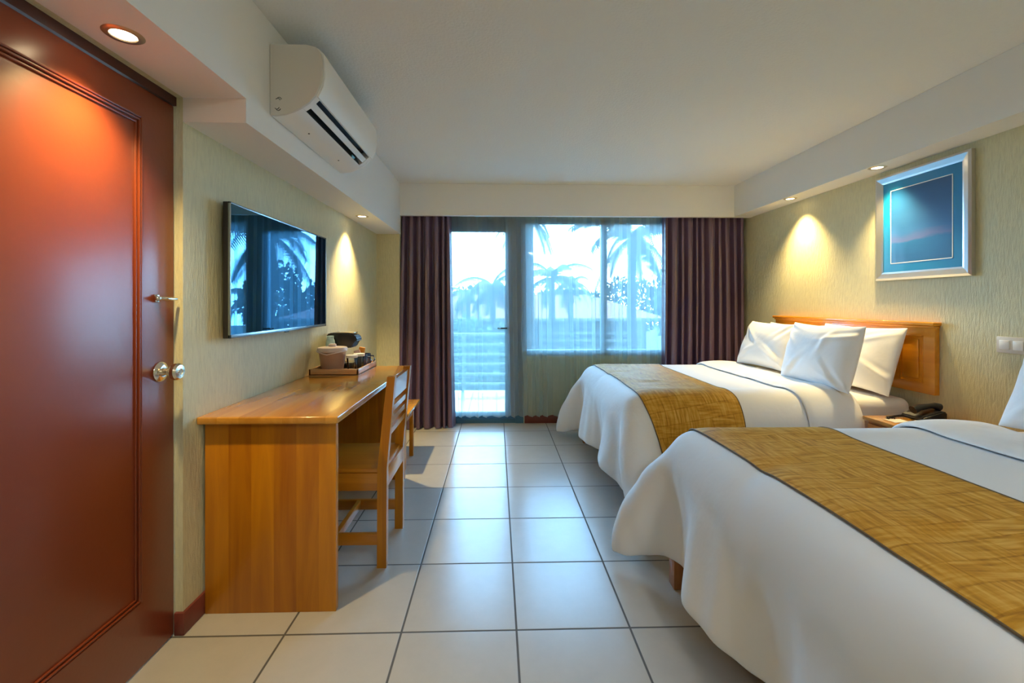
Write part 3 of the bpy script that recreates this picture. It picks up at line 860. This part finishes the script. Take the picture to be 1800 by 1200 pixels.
def pillow_mesh(w, h, th, seed):
    """soft pillow in its own frame: u across, v up, n thickness"""
    rnd = np.random.RandomState(seed)
    n = 40
    a = np.linspace(-1, 1, n + 1)
    U, V = np.meshgrid(a, a, indexing='ij')
    prof = lambda q: np.clip(1 - np.abs(q) ** 2.6, 0, 1) ** .55
    T = prof(U) * prof(V)
    # edge pulls in between the corners
    X = U * w / 2 * (1 - .055 * (1 - V ** 2) * np.abs(U) ** 3)
    Z = V * h / 2 * (1 - .085 * (1 - U ** 2) * np.abs(V) ** 3)
    wr = np.zeros_like(U)
    for k in range(7):
        cx_, cz_ = rnd.choice([-1, 1]) * rnd.uniform(.35, .95), rnd.choice([-1, 1]) * rnd.uniform(.3, .95)
        ang = math.atan2(cz_, cx_) + rnd.uniform(-.5, .5)
        p = (U - cx_) * math.cos(ang) + (V - cz_) * math.sin(ang); q = -(U - cx_) * math.sin(ang) + (V - cz_) * math.cos(ang)
        wr += rnd.uniform(.006, .013) * np.exp(-(p / .45) ** 2) * np.exp(-(q / .07) ** 2)
        wr -= .006 * np.exp(-(p / .4) ** 2) * np.exp(-((q - .12) / .07) ** 2)
    wr += .004 * np.sin(U * 5 + V * 3 + seed) * np.sin(V * 4 - U * 2)
    fr = T * th / 2 + wr * np.clip(T * 3, 0, 1)
    bk = -T * th / 2
    A = np.stack([X, fr, Z], -1); B = np.stack([X, bk, Z], -1)
    nn = n + 1; vs = A.reshape(-1, 3).tolist(); idxB = {}
    F = []
    for i in range(nn):
        for j in range(nn):
            if 0 < i < n and 0 < j < n:
                idxB[i, j] = len(vs); vs.append(B[i, j].tolist())
            else: idxB[i, j] = i * nn + j
    for i in range(n):
        for j in range(n):
            k = i * nn + j
            F.append((k, k + 1, k + nn + 1, k + nn)); F.append((idxB[i + 1, j], idxB[i + 1, j + 1], idxB[i, j + 1], idxB[i, j]))
    me = bpy.data.meshes.new('pillow'); me.from_pydata(vs, [], F)
    return me
def pillow(x, y, z, w, h, th, lean, seed, label, yaw=0, roll=0):
    """bottom edge centre at (x,y,z); leans back towards +X by `lean`"""
    me = pillow_mesh(w, h, th, seed)
    # frame: u -> -Y, n -> -X, v -> Z
    base = Matrix(((0, -1, 0, 0), (-1, 0, 0, 0), (0, 0, 1, h / 2), (0, 0, 0, 1)))
    m_ = Matrix.Translation((x, y, z)) @ Matrix.Rotation(R(yaw), 4, 'Z') @ Matrix.Rotation(R(lean), 4, 'Y') @ Matrix.Rotation(R(roll), 4, 'X') @ base
    me.transform(m_)
    bm = bmesh.new(); bm.from_mesh(me)
    o = obj('pillow', bm, M['white_cloth'], auto=0)
    o.modifiers.new('sub', 'SUBSURF')
    return tag(o, label, 'pillow', 'white bed pillows')

B1, B2 = 3.285, 1.275
bed(B1, 'white made double bed nearest the curtains', '')
bed(B2, 'white made double bed in the foreground', '')
bed_cloth(B1, 'the far bed by the curtains')
bed_cloth(B2, 'the near bed in the foreground')
headboard(B1, 'amber wood headboard on the wall behind the far bed')

PZ = BT + .012
pillow(2.36, B1 - .36, PZ - .01, .68, .44, .15, 16, 3, 'white pillow against the headboard of the far bed, nearest the telephone')
pillow(2.37, B1 + .31, PZ - .01, .68, .42, .15, 16, 11, 'white pillow behind the others at the curtain end of the far headboard')
pillow(2.06, B1 - .45, PZ + .020, .63, .42, .17, 15, 5, 'plump white front pillow on the far bed, nearest the telephone', yaw=0)
pillow(2.13, B1 + .22, PZ + .035, .66, .40, .17, 22, 7, 'plump white front pillow on the far bed, nearest the curtains', yaw=3)
pillow(2.38, B2 + .36, PZ - .01, .68, .44, .15, 16, 13, 'white pillow at the back of the near bed, cut by the photo edge')
pillow(2.15, B2 + .22, PZ + .035, .66, .41, .17, 22, 17, 'plump white pillow at the front of the near bed, cut by the photo edge', yaw=3)

# ------------------------------------------------------------------ nightstand and what lies on it
def nightstand():
    x0, x1, y0, y1, z = 2.12, XR - .014, 2.07, 2.50, .600
    t = thing('nightstand', 'orange wood nightstand between the two beds', 'nightstand', ((x0 + x1) / 2, (y0 + y1) / 2, 0))
    obj('top', box(x0, x1, y0, y1, z - .022, z, bev=.005), M['deskT'], t)
    obj('cabinet', box(x0 + .02, x1, y0 + .02, y1 - .02, .10, z - .022, bev=.003), M['deskV'], t)
    d = obj('drawer', box(x0 + .006, x0 + .02, y0 + .03, y1 - .03, z - .16, z - .035, bev=.003), M['deskY'], t)
    bm = bmesh.new(); add_lathe(bm, [(0, 0), (.014, .006), (.010, .02), (0, .024)], 16, mtx=Matrix.Translation((x0 + .008, (y0 + y1) / 2, z - .1)) @ Matrix.Rotation(-PI / 2, 4, 'Y'))
    obj('knob', bm, M['brass'], d)
    for x in (x0 + .03, x1 - .06):
        for y in (y0 + .03, y1 - .06): obj('leg', box(x, x + .03, y, y + .03, 0, .10), M['deskV'], t)
nightstand()
def phone():
    t = thing('telephone', 'black desk telephone on the nightstand', 'telephone', (2.40, 2.43, .60))
    mt = Matrix.Translation((2.42, 2.43, .60)) @ Matrix.Rotation(R(0), 4, 'Z')
    bm = bmesh.new()
    add_prism(bm, [(2.33, .601), (2.475, .601), (2.475, .650), (2.45, .656), (2.34, .625), (2.33, .615)], 2.35, 2.48)
    bmesh.ops.bevel(bm, geom=list(bm.edges), offset=.006, segments=3, affect='EDGES')
    obj('phone_base', bm, M['black'], t)
    bm = bmesh.new()
    add_tube(bm, [(2.325, 2.40, .655), (2.36, 2.40, .668), (2.42, 2.40, .676), (2.45, 2.40, .677), (2.475, 2.40, .668)], .018, 14, taper=lambda q: 1 + .25 * math.cos(2 * PI * q))
    obj('handset', bm, M['black'], t)
    bm = bmesh.new()
    pts = []
    for k in range(150):
        u = k / 149
        a = u * 2 * PI * 34
        bx = 2.35 - .16 * math.sin(u * PI * .5) ; by = 2.47 - .07 * u
        if u > .8: bx, by = 2.19 + .035 * (1 - math.cos((u - .8) * 5 * PI)) / 2, 2.42 - .02 + .03 * math.sin((u - .8) * 5 * PI)
        pts.append((bx, by + .004 * math.cos(a), .608 + .004 * math.sin(a)))
    add_tube(bm, pts, .0032, 5)
    obj('coiled_cord', bm, M['black'], t)
phone()
o = obj('notepad', box(2.28, 2.38, 2.255, 2.345, .6005, .612, mtx=None), M['paper'], smooth=False)
tag(o, 'white notepad beside the telephone', 'notepad')
bm = box(2.31, 2.35, 2.275, 2.285, .612, .6124); obj('printed_mark', bm, M['redink'], o, smooth=False)
o = obj('booklet', box(2.39, 2.50, 2.19, 2.30, .6005, .616), M['bluepaper'], smooth=False)
tag(o, 'blue booklet by the telephone, partly behind the near bed', 'booklet')
o = obj('leaflet', box(2.165, 2.26, 2.34, 2.41, .6005, .6025), M['paper'], smooth=False)
tag(o, 'thin cream card lying on the front of the nightstand', 'card')

# switch plate
def switches():
    x = XR - .001
    t = thing('light_switch', 'double white light switch on the wall above the nightstand', 'light switch', (x, 2.12, .99))
    obj('plate', box(x - .009, x, 2.055, 2.190, 1.000, 1.082, bev=.003), M['ac_end'], t)
    for a in (2.070, 2.130):
        obj('rocker', box(x - .014, x - .008, a, a + .044, 1.018, 1.064, bev=.002), M['white_plastic'], t)
switches()

# framed picture
def picture():
    x = XR - .001; xf = x - .028
    y0, y1, z0, z1 = 2.295, 2.895, 1.400, 2.082
    t = thing('framed_picture', 'blue seascape print in a wide silver frame on the right wall', 'picture', (x, (y0 + y1) / 2, z0))
    w = .052
    def rail(q):
        bm = bmesh.new()
        # mitred profile, high outside edge falling to the mat
        for (a, b, c, d) in q:
            pass
        return bm
    O = [(y0, z0), (y1, z0), (y1, z1), (y0, z1)]; I = [(y0 + w, z0 + w), (y1 - w, z0 + w), (y1 - w, z1 - w), (y0 + w, z1 - w)]
    for k in range(4):
        j = (k + 1) % 4
        bm = bmesh.new()
        pts = []
        for (Oa, Ia) in ((O[k], I[k]), (O[j], I[j])):
            mid = ((Oa[0] * .75 + Ia[0] * .25), (Oa[1] * .75 + Ia[1] * .25))
            mi2 = ((Oa[0] * .2 + Ia[0] * .8), (Oa[1] * .2 + Ia[1] * .8))
            pts.append([bm.verts.new(p) for p in ((x, *Oa), (xf + .006, *Oa), (xf, *mid), (xf + .010, *mi2), (xf + .012, *Ia), (x, *Ia))])
        a, b = pts
        for i in range(6):
            i2 = (i + 1) % 6; bm.faces.new((a[i], a[i2], b[i2], b[i]))
        bm.faces.new(a); bm.faces.new(list(reversed(b)))
        obj('frame_rail', bm, M['silver'], t, smooth=False)
    obj('mat_board', box(xf + .015, x, y0 + w, y1 - w, z0 + w, z1 - w), M['matte_blue'], t, smooth=False)
    m_ = w + .052
    bm = bmesh.new()
    for a in ((y0 + m_, y1 - m_, z0 + m_, z0 + m_ + .005), (y0 + m_, y1 - m_, z1 - m_ - .005, z1 - m_), (y0 + m_, y0 + m_ + .005, z0 + m_, z1 - m_), (y1 - m_ - .005, y1 - m_, z0 + m_, z1 - m_)):
        add_box(bm, xf + .0135, xf + .016, *a)
    obj('inner_mat_line', bm, M['matte_line'], t, smooth=False)
    q = m_ + .005
    obj('print', box(xf + .014, xf + .0165, y0 + q, y1 - q, z0 + q, z1 - q), art_mat(y0, y1, z0 + q, z1 - q), t, smooth=False)
picture()

# ------------------------------------------------------------------ desk things
TZ = .800
def tray():
    x0, x1, y0, y1 = -1.168, -.862, 2.775, 3.185
    t = thing('serving_tray', 'square wooden tray holding the coffee things', 'tray', ((x0 + x1) / 2, (y0 + y1) / 2, TZ))
    obj('tray_bottom', box(x0, x1, y0, y1, TZ, TZ + .008), M['tray'], t)
    bm = box(x0, x1, y0, y0 + .012, TZ, TZ + .040, bev=.002); add_box(bm, x0, x1, y1 - .012, y1, TZ, TZ + .040, bev=.002)
    add_box(bm, x0, x0 + .012, y0, y1, TZ, TZ + .040, bev=.002); add_box(bm, x1 - .012, x1, y0, y1, TZ, TZ + .040, bev=.002)
    obj('tray_rim', bm, M['tray'], t)
tray()
T2 = TZ + .0085
def bucket():
    cx, cy = -1.062, 2.885
    t = thing('ice_bucket', 'rose tan lidded ice bucket at the near corner of the tray', 'ice bucket', (cx, cy, T2))
    bm = bmesh.new(); add_lathe(bm, [(0, T2), (.062, T2), (.066, T2 + .004), (.084, T2 + .135), (.086, T2 + .138), (.080, T2 + .138), (0, T2 + .136)], 48, cx, cy)
    obj('bucket', bm, M['bucket'], t)
    bm = bmesh.new(); add_lathe(bm, [(.086, T2 + .128), (.092, T2 + .132), (.093, T2 + .150), (.088, T2 + .158), (.04, T2 + .163), (0, T2 + .164)], 48, cx, cy)
    l = obj('lid', bm, M['bucket_rim'], t)
    bm = bmesh.new(); add_lathe(bm, [(.024, T2 + .162), (.024, T2 + .176), (.020, T2 + .180), (0, T2 + .181)], 32, cx, cy)
    obj('lid_knob', bm, M['bucket_rim'], l)
    bm = bmesh.new()
    add_tube(bm, [(cx + .094 * math.sin(a), cy - .094 * math.cos(a), T2 + .118 + .02 * abs(math.sin(a / 1.0))) for a in [(-1.45 + 2.9 * q / 16) for q in range(17)]], .004, 8)
    obj('carry_handle', bm, M['bucket_rim'], t)
bucket()
def coffee():
    cx, cy = -1.06, 3.09
    t = thing('coffee_maker', 'black pod coffee maker at the back of the tray', 'coffee maker', (cx, cy, T2))
    bm = bmesh.new()
    y0, y1 = cy - .056, cy + .056
    add_box(bm, -1.150, -.975, y0, y1, T2, T2 + .030, bev=.008)
    add_box(bm, -1.152, -1.065, y0, y1, T2 + .02, T2 + .19, bev=.012)
    obj('machine_body', bm, M['black'], t)
    bm = bmesh.new(); add_prism(bm, [(-1.155, T2 + .155), (-1.155, T2 + .232), (-1.12, T2 + .242), (-1.0, T2 + .236), (-.965, T2 + .222), (-.950, T2 + .19), (-.958, T2 + .178), (-.975, T2 + .180), (-.985, T2 + .14), (-1.05, T2 + .135)], y0 - .004, y1 + .004)
    bmesh.ops.bevel(bm, geom=[e for e in bm.edges], offset=.006, segments=2, affect='EDGES')
    h = obj('brew_head', bm, M['black'], t)
    bm = box(-1.09, -.975, cy - .045, cy + .045, T2 + .236, T2 + .243, bev=.003); obj('top_plate', bm, M['brass'], h)
    bm = box(-1.04, -.98, cy - .04, cy + .04, T2 + .030, T2 + .036, bev=.002); obj('drip_grate', bm, M['chrome'], t)
coffee()
bm = bmesh.new(); add_lathe(bm, [(0, T2), (.026, T2), (.028, T2 + .005), (.030, T2 + .17), (.026, T2 + .195), (.022, T2 + .20), (.022, T2 + .222), (0, T2 + .224)], 32, -1.118, 3.000)
o = obj('water_bottle', bm, M['ltblue']); tag(o, 'pale blue bottle standing behind the ice bucket', 'bottle')
def glass(cx, cy, label):
    t = thing('drinking_glass', label, 'glass', (cx, cy, T2), 'drinking glasses on the tray')
    bm = bmesh.new(); add_lathe(bm, [(0, T2), (.026, T2), (.034, T2 + .105), (.032, T2 + .105), (.0245, T2 + .008), (0, T2 + .008)], 32, cx, cy)
    obj('tumbler', bm, M['clear'], t)
    bm = bmesh.new(); add_lathe(bm, [(.036, T2 + .092), (.0365, T2 + .108), (0, T2 + .110)], 32, cx, cy)
    obj('paper_cover', bm, M['paper_top'], t)
glass(-.935, 2.875, 'clear glass with a paper cover next to the ice bucket')
glass(-.915, 2.962, 'clear glass with a paper cover next to the navy mug')
def mug(cx, cy, label, packets):
    t = thing('mug', label, 'mug', (cx, cy, T2), 'navy mugs on the tray')
    bm = bmesh.new(); add_lathe(bm, [(0, T2), (.034, T2), (.037, T2 + .005), (.038, T2 + .088), (.036, T2 + .090), (.034, T2 + .086), (.032, T2 + .008), (0, T2 + .008)], 36, cx, cy)
    obj('cup', bm, M['navy'], t)
    bm = bmesh.new(); add_tube(bm, [(cx + .034, cy + .005, T2 + .074), (cx + .055, cy + .008, T2 + .072), (cx + .064, cy + .009, T2 + .050), (cx + .054, cy + .008, T2 + .026), (cx + .034, cy + .005, T2 + .020)], .0048, 10)
    obj('handle', bm, M['navy'], t)
mug(-.925, 3.05, 'navy blue mug with a handle at the front of the tray', 1)
mug(-.925, 3.132, 'navy blue mug at the far corner of the tray, mostly hidden', 0)
for k, (dx, dy, rot, m_, lb, gz) in enumerate(((-.006, .012, 10, M['orange'], 'orange sugar packet standing in the front navy mug', .022), (-.016, -.012, -18, M['pink'], 'pale pink packet standing in the front navy mug', .005))):
    px_, py_ = -.925 + dx, 3.05 + dy
    mt = Matrix.Translation((px_, py_, T2 + .074 + gz)) @ Matrix.Rotation(R(rot), 4, 'Y')
    bm = box(-.021, .021, -.007, .007, -.05, .045, bev=.005, seg=3, mtx=mt)
    o = obj('sugar_packet', bm, m_, smooth=True); tag(o, lb, 'packet')

# ------------------------------------------------------------------ outside
struct('balcony_floor', box(-2.6, 4.2, YB + .18, 6.40, -.12, -.01), M['bal_floor'], 'pale tiled balcony floor', smooth=False)
bm = box(.34, 4.2, 6.25, 6.37, -.01, .50); add_box(bm, -2.6, -1.45, 6.25, 6.37, -.01, .50)
struct('trim_3', bm, M['bwhite'], 'low white balcony parapet', smooth=False)
def railing():
    x0, x1, y = -1.45, .34, 6.30
    t = thing('balcony_railing', 'grey horizontal bar railing of the balcony', 'railing', (0, y, 0))
    obj('top_rail', box(x0, x1, y - .03, y + .03, .785, .825, bev=.005), M['rail'], t)
    for k in range(5):
        z = .66 - k * .14
        obj('bar', box(x0, x1, y - .012, y + .012, z - .016, z + .016), M['rail'], t)
    for x in (x0, -.5, x1 - .04):
        obj('post', box(x, x + .04, y - .02, y + .02, -.01, .785), M['rail'], t)
railing()
GZ = -3.2
struct('ground', box(-60, 60, 6.5, 90, GZ - .1, GZ), M['grass'], 'green lawn below the balcony', smooth=False)

def building():
    Y0, Y1 = 22., 30.
    xa, xb = -8., 8.6
    ez = .50; rz = 1.78
    t = thing('neighbour_building', 'pale building with a coral hip roof beyond the balcony', 'building', (0, 26, GZ))
    obj('wall', box(xa + .8, xb - .8, Y0 + .8, Y1 - .8, GZ, ez, bev=0), M['bwall'], t, smooth=False)
    bm = bmesh.new()
    A = [bm.verts.new(p) for p in ((xa, Y0, ez), (xb, Y0, ez), (xb, Y1, ez), (xa, Y1, ez))]
    r0, r1 = bm.verts.new((xa + 4, 26, rz)), bm.verts.new((xb - 3.2, 26, rz))
    bm.faces.new((A[0], A[1], r1, r0)); bm.faces.new((A[1], A[2], r1)); bm.faces.new((A[2], A[3], r0, r1)); bm.faces.new((A[3], A[0], r0)); bm.faces.new(list(reversed(A)))
    obj('roof', bm, M['roof'], t, smooth=False)
    obj('fascia', box(xa - .03, xb + .03, Y0 - .06, Y0, ez - .14, ez + .01), M['bwhite'], t, smooth=False)
    for z in (-.25, -.62, -1.0):
        obj('balustrade_rail', box(2.2, 7.4, Y0 + .15, Y0 + .3, z - .05, z + .05), M['bwhite'], t, smooth=False)
    for x in (2.2, 3.5, 4.8, 6.1, 7.3):
        obj('balustrade_post', box(x, x + .14, Y0 + .12, Y0 + .34, GZ, .4), M['bwhite'], t, smooth=False)
    for x in (2.6, 3.9, 5.2, -1.5, -4):
        obj('window', box(x, x + .75, Y0 + .75, Y0 + .82, -1.1, .05), M['bwin'], t, smooth=False)
building()

def palm(x, y, top, L, seed, label, nf=17, lean=0., r=.14):
    rnd = random.Random(seed)
    t = thing('palm_tree', label, 'palm tree', (x, y, GZ), 'palms outside')
    bm = bmesh.new()
    add_tube(bm, [(x + lean * (q / 8) ** 2, y, GZ + (top - GZ) * q / 8) for q in range(9)], r, 10, taper=lambda q: 1.2 - .5 * q)
    obj('trunk', bm, M['trunk'], t)
    cx = x + lean
    bm = bmesh.new()
    for k in range(nf):
        az = 2 * PI * k / nf + rnd.uniform(-.2, .2); el = rnd.uniform(-.35, 1.15)
        d = Vector((math.cos(az) * math.cos(el), math.sin(az) * math.cos(el), math.sin(el)))
        p = Vector((cx, y, top)); ll = L * rnd.uniform(.85, 1.1); n = 16; pts = [p.copy()]
        v = d * ll / n
        for i in range(n):
            v = v + Vector((0, 0, -ll / n * .115)); v = v.normalized() * ll / n
            p = p + v; pts.append(p.copy())
        add_tube(bm, pts, .022 * L / 2.2, 4, taper=lambda q: 1.1 - q)
        for i in range(1, n):
            tdir = (pts[i + 1] - pts[i - 1]).normalized() if i < n else tdir
            side = tdir.cross(Vector((0, 0, 1))).normalized()
            u = i / n; sl_ = L * .30 * math.sin(PI * min(1, u * .85 + .12)) ** .6
            for sgn in (-1, 1):
                for h_ in (0, .5):
                    a = pts[i].lerp(pts[i + 1], h_); w = L * .016
                    e = a + (side * sgn * .75 + tdir * .45 + Vector((0, 0, -.55))).normalized() * sl_ * rnd.uniform(.85, 1.1)
                    q = [bm.verts.new(a - tdir * w), bm.verts.new(a + tdir * w), bm.verts.new(e)]
                    bm.faces.new(q)
    obj('crown', bm, M['palm'], t, smooth=False)
    return t
palm(-.15, 17, 1.95, 1.7, 1, 'slim palm seen through the glass door, left one', 14)
palm(-1.35, 20.8, 1.70, 1.6, 2, 'lower palm at the left edge of the glass door', 13)
palm(1.95, 15.5, 2.15, 1.6, 3, 'palm in front of the coral roof, left of the window middle', 14)
palm(3.45, 20.5, 2.15, 1.5, 4, 'palm in front of the coral roof, right of the first', 13)
palm(3.55, 11.5, 2.95, 1.9, 5, 'large drooping palm at the upper right of the window', 20)
palm(8.6, 20, 1.55, 1.8, 6, 'palm standing right of the coral roofed building', 14)
palm(.9, 12.0, 3.55, 1.3, 8, 'tall palm whose fronds hang from the top of the window', 14)

def foliage(name, x, y, z, rx, ry, rz, n, s, m_, label, cat, seed, stem=True):
    rnd = random.Random(seed)
    t = thing(name, label, cat, (x, y, GZ), 'greenery outside')
    bm = bmesh.new()
    for k in range(n):
        a, c = rnd.uniform(0, 2 * PI), rnd.uniform(-1, 1); q = (1 - c * c) ** .5; rr = rnd.uniform(.55, 1) ** .6
        lump = 1 + .22 * math.sin(a * 3 + seed) * math.sin(c * 4 + seed)
        p = Vector((x + rx * rr * lump * q * math.cos(a), y + ry * rr * lump * q * math.sin(a), z + rz * rr * lump * c))
        e = Euler((rnd.uniform(0, PI), rnd.uniform(0, PI), rnd.uniform(0, PI))).to_matrix()
        w = s * rnd.uniform(.6, 1.3)
        bm.faces.new([bm.verts.new(p + e @ Vector(v)) for v in ((-w, 0, 0), (0, -w * .45, 0), (w, 0, 0), (0, w * .45, 0))])
    obj('foliage', bm, m_, t, smooth=False)
    bm = bmesh.new(); add_tube(bm, [(x, y, GZ), (x, y, z)], .12, 8); obj('stem', bm, M['trunk'], t)
foliage('bush', -1.0, 12.5, -.35, 1.15, .8, 1.2, 2600, .10, M['leaf'], 'bright green bush behind the balcony railing, left one', 'bush', 1)
foliage('bush', .35, 14, -.65, .9, .8, 1.3, 2200, .10, M['leaf'], 'bright green bush behind the balcony railing, right one', 'bush', 2)
for k, (x, y, z, rx, rz_, lb) in enumerate(((-9, 36, 1.6, 3.4, 1.8, 'dark distant tree behind the left part of the roof'), (-1, 40, 1.5, 3.2, 1.9, 'dark distant tree behind the middle of the roof'), (6, 36, 1.5, 3.0, 1.5, 'dark distant tree behind the roof ridge end'), (12.4, 40.5, 1.6, 3.4, 2.6, 'dark distant tree right of the roof'), (14.2, 33, 1.9, 2.2, 3.0, 'tall dark distant tree at the right edge of the window'))):
    foliage('distant_tree', x, y, z - .6, rx, 1.6, rz_, 2400, .26, M['leafdark'], lb, 'tree', 10 + k)

# ------------------------------------------------------------------ light
SKY = 24.
w = bpy.data.worlds.new('World'); S.world = w; w.use_nodes = True
t = w.node_tree; bg = t.nodes['Background']
# hazy backlit sky: brightest low over the view, dimmer overhead and behind the hotel
N, L = t.nodes, t.links
tc = N.new('ShaderNodeTexCoord'); sp = N.new('ShaderNodeSeparateXYZ'); L.new(tc.outputs['Generated'], sp.inputs[0])
rmp = N.new('ShaderNodeValToRGB'); L.new(sp.outputs['Z'], rmp.inputs[0])
rmp.color_ramp.elements[0].position = 0; rmp.color_ramp.elements[0].color = (.55, .80, 1, 1)
rmp.color_ramp.elements[1].position = .7; rmp.color_ramp.elements[1].color = (.42, .70, 1, 1)
mz = N.new('ShaderNodeMapRange'); mz.interpolation_type = 'SMOOTHSTEP'; L.new(sp.outputs['Z'], mz.inputs[0])
mz.inputs['From Min'].default_value = .35; mz.inputs['From Max'].default_value = .9; mz.inputs['To Min'].default_value = 1; mz.inputs['To Max'].default_value = .25
my = N.new('ShaderNodeMapRange'); my.interpolation_type = 'SMOOTHSTEP'; L.new(sp.outputs['Y'], my.inputs[0])
my.inputs['From Min'].default_value = -.3; my.inputs['From Max'].default_value = .6; my.inputs['To Min'].default_value = 1.6; my.inputs['To Max'].default_value = SKY
mu = N.new('ShaderNodeMath'); mu.operation = 'MULTIPLY'; L.new(mz.outputs[0], mu.inputs[0]); L.new(my.outputs[0], mu.inputs[1])
L.new(rmp.outputs[0], bg.inputs[0]); L.new(mu.outputs[0], bg.inputs[1])

sun = bpy.data.lights.new('sun', 'SUN'); sun.energy = 5; sun.angle = R(3); sun.color = (1, .95, .86)
so = bpy.data.objects.new('sun', sun); C.objects.link(so); so.rotation_euler = (R(-30), R(12), R(0))

def area(name, loc, rot, sx, sy, e, col):
    l = bpy.data.lights.new(name, 'AREA'); l.shape = 'RECTANGLE'; l.size = sx; l.size_y = sy; l.energy = e; l.color = col
    o = bpy.data.objects.new(name, l); C.objects.link(o); o.location = loc; o.rotation_euler = rot; return o
p = area('window_portal', (.75, YB + .17, 1.1), (R(-90), 0, 0), 2.8, 2.2, 1, (1, 1, 1)); p.data.cycles.is_portal = True
# unseen fill light added behind the viewer, modelled as a flush ceiling fixture
def fill_lamp(x, y, label, e):
    t_ = thing('fill_lamp', label, 'fill light', (x, y, H))
    bm = bmesh.new(); add_lathe(bm, [(0, H - .07), (.10, H - .066), (.15, H - .045), (.165, H - .02)], 40, x, y)
    obj('diffuser', bm, emis('fill light glow', (1, .97, .93), e), t_)
    bm = bmesh.new(); add_lathe(bm, [(.165, H - .022), (.175, H - .020), (.175, H - .0005)], 40, x, y)
    obj('base_ring', bm, M['white_plastic'], t_)
fill_lamp(.9, -.75, 'round opal fill light added behind the viewer, out of view', 60)

# ------------------------------------------------------------------ camera
F_, CX, CY, TH, HC = 775., 894.6, 533., R(1.6), 1.25
cam = bpy.data.cameras.new('camera'); co = bpy.data.objects.new('camera', cam); C.objects.link(co)
cam.sensor_width = 36; cam.sensor_fit = 'HORIZONTAL'; cam.lens = 36 * F_ / 1800
cam.shift_x = (900 - CX) / 1800; cam.shift_y = (CY - 600) / 1800
cam.clip_start = .02; cam.clip_end = 300
co.location = (0, 0, HC); co.rotation_euler = (PI / 2, 0, -TH)
S.camera = co

S.view_settings.view_transform = 'Standard'; S.view_settings.look = 'None'; S.view_settings.gamma = 1
S.view_settings.use_curve_mapping = False
S.view_settings.exposure = 0.45
cy_ = S.cycles
cy_.use_denoising = True; cy_.max_bounces = 9; cy_.diffuse_bounces = 5; cy_.glossy_bounces = 4; cy_.transmission_bounces = 6; cy_.transparent_max_bounces = 16
cy_.sample_clamp_indirect = 6; cy_.caustics_reflective = False; cy_.caustics_refractive = False
cy_.blur_glossy = .5
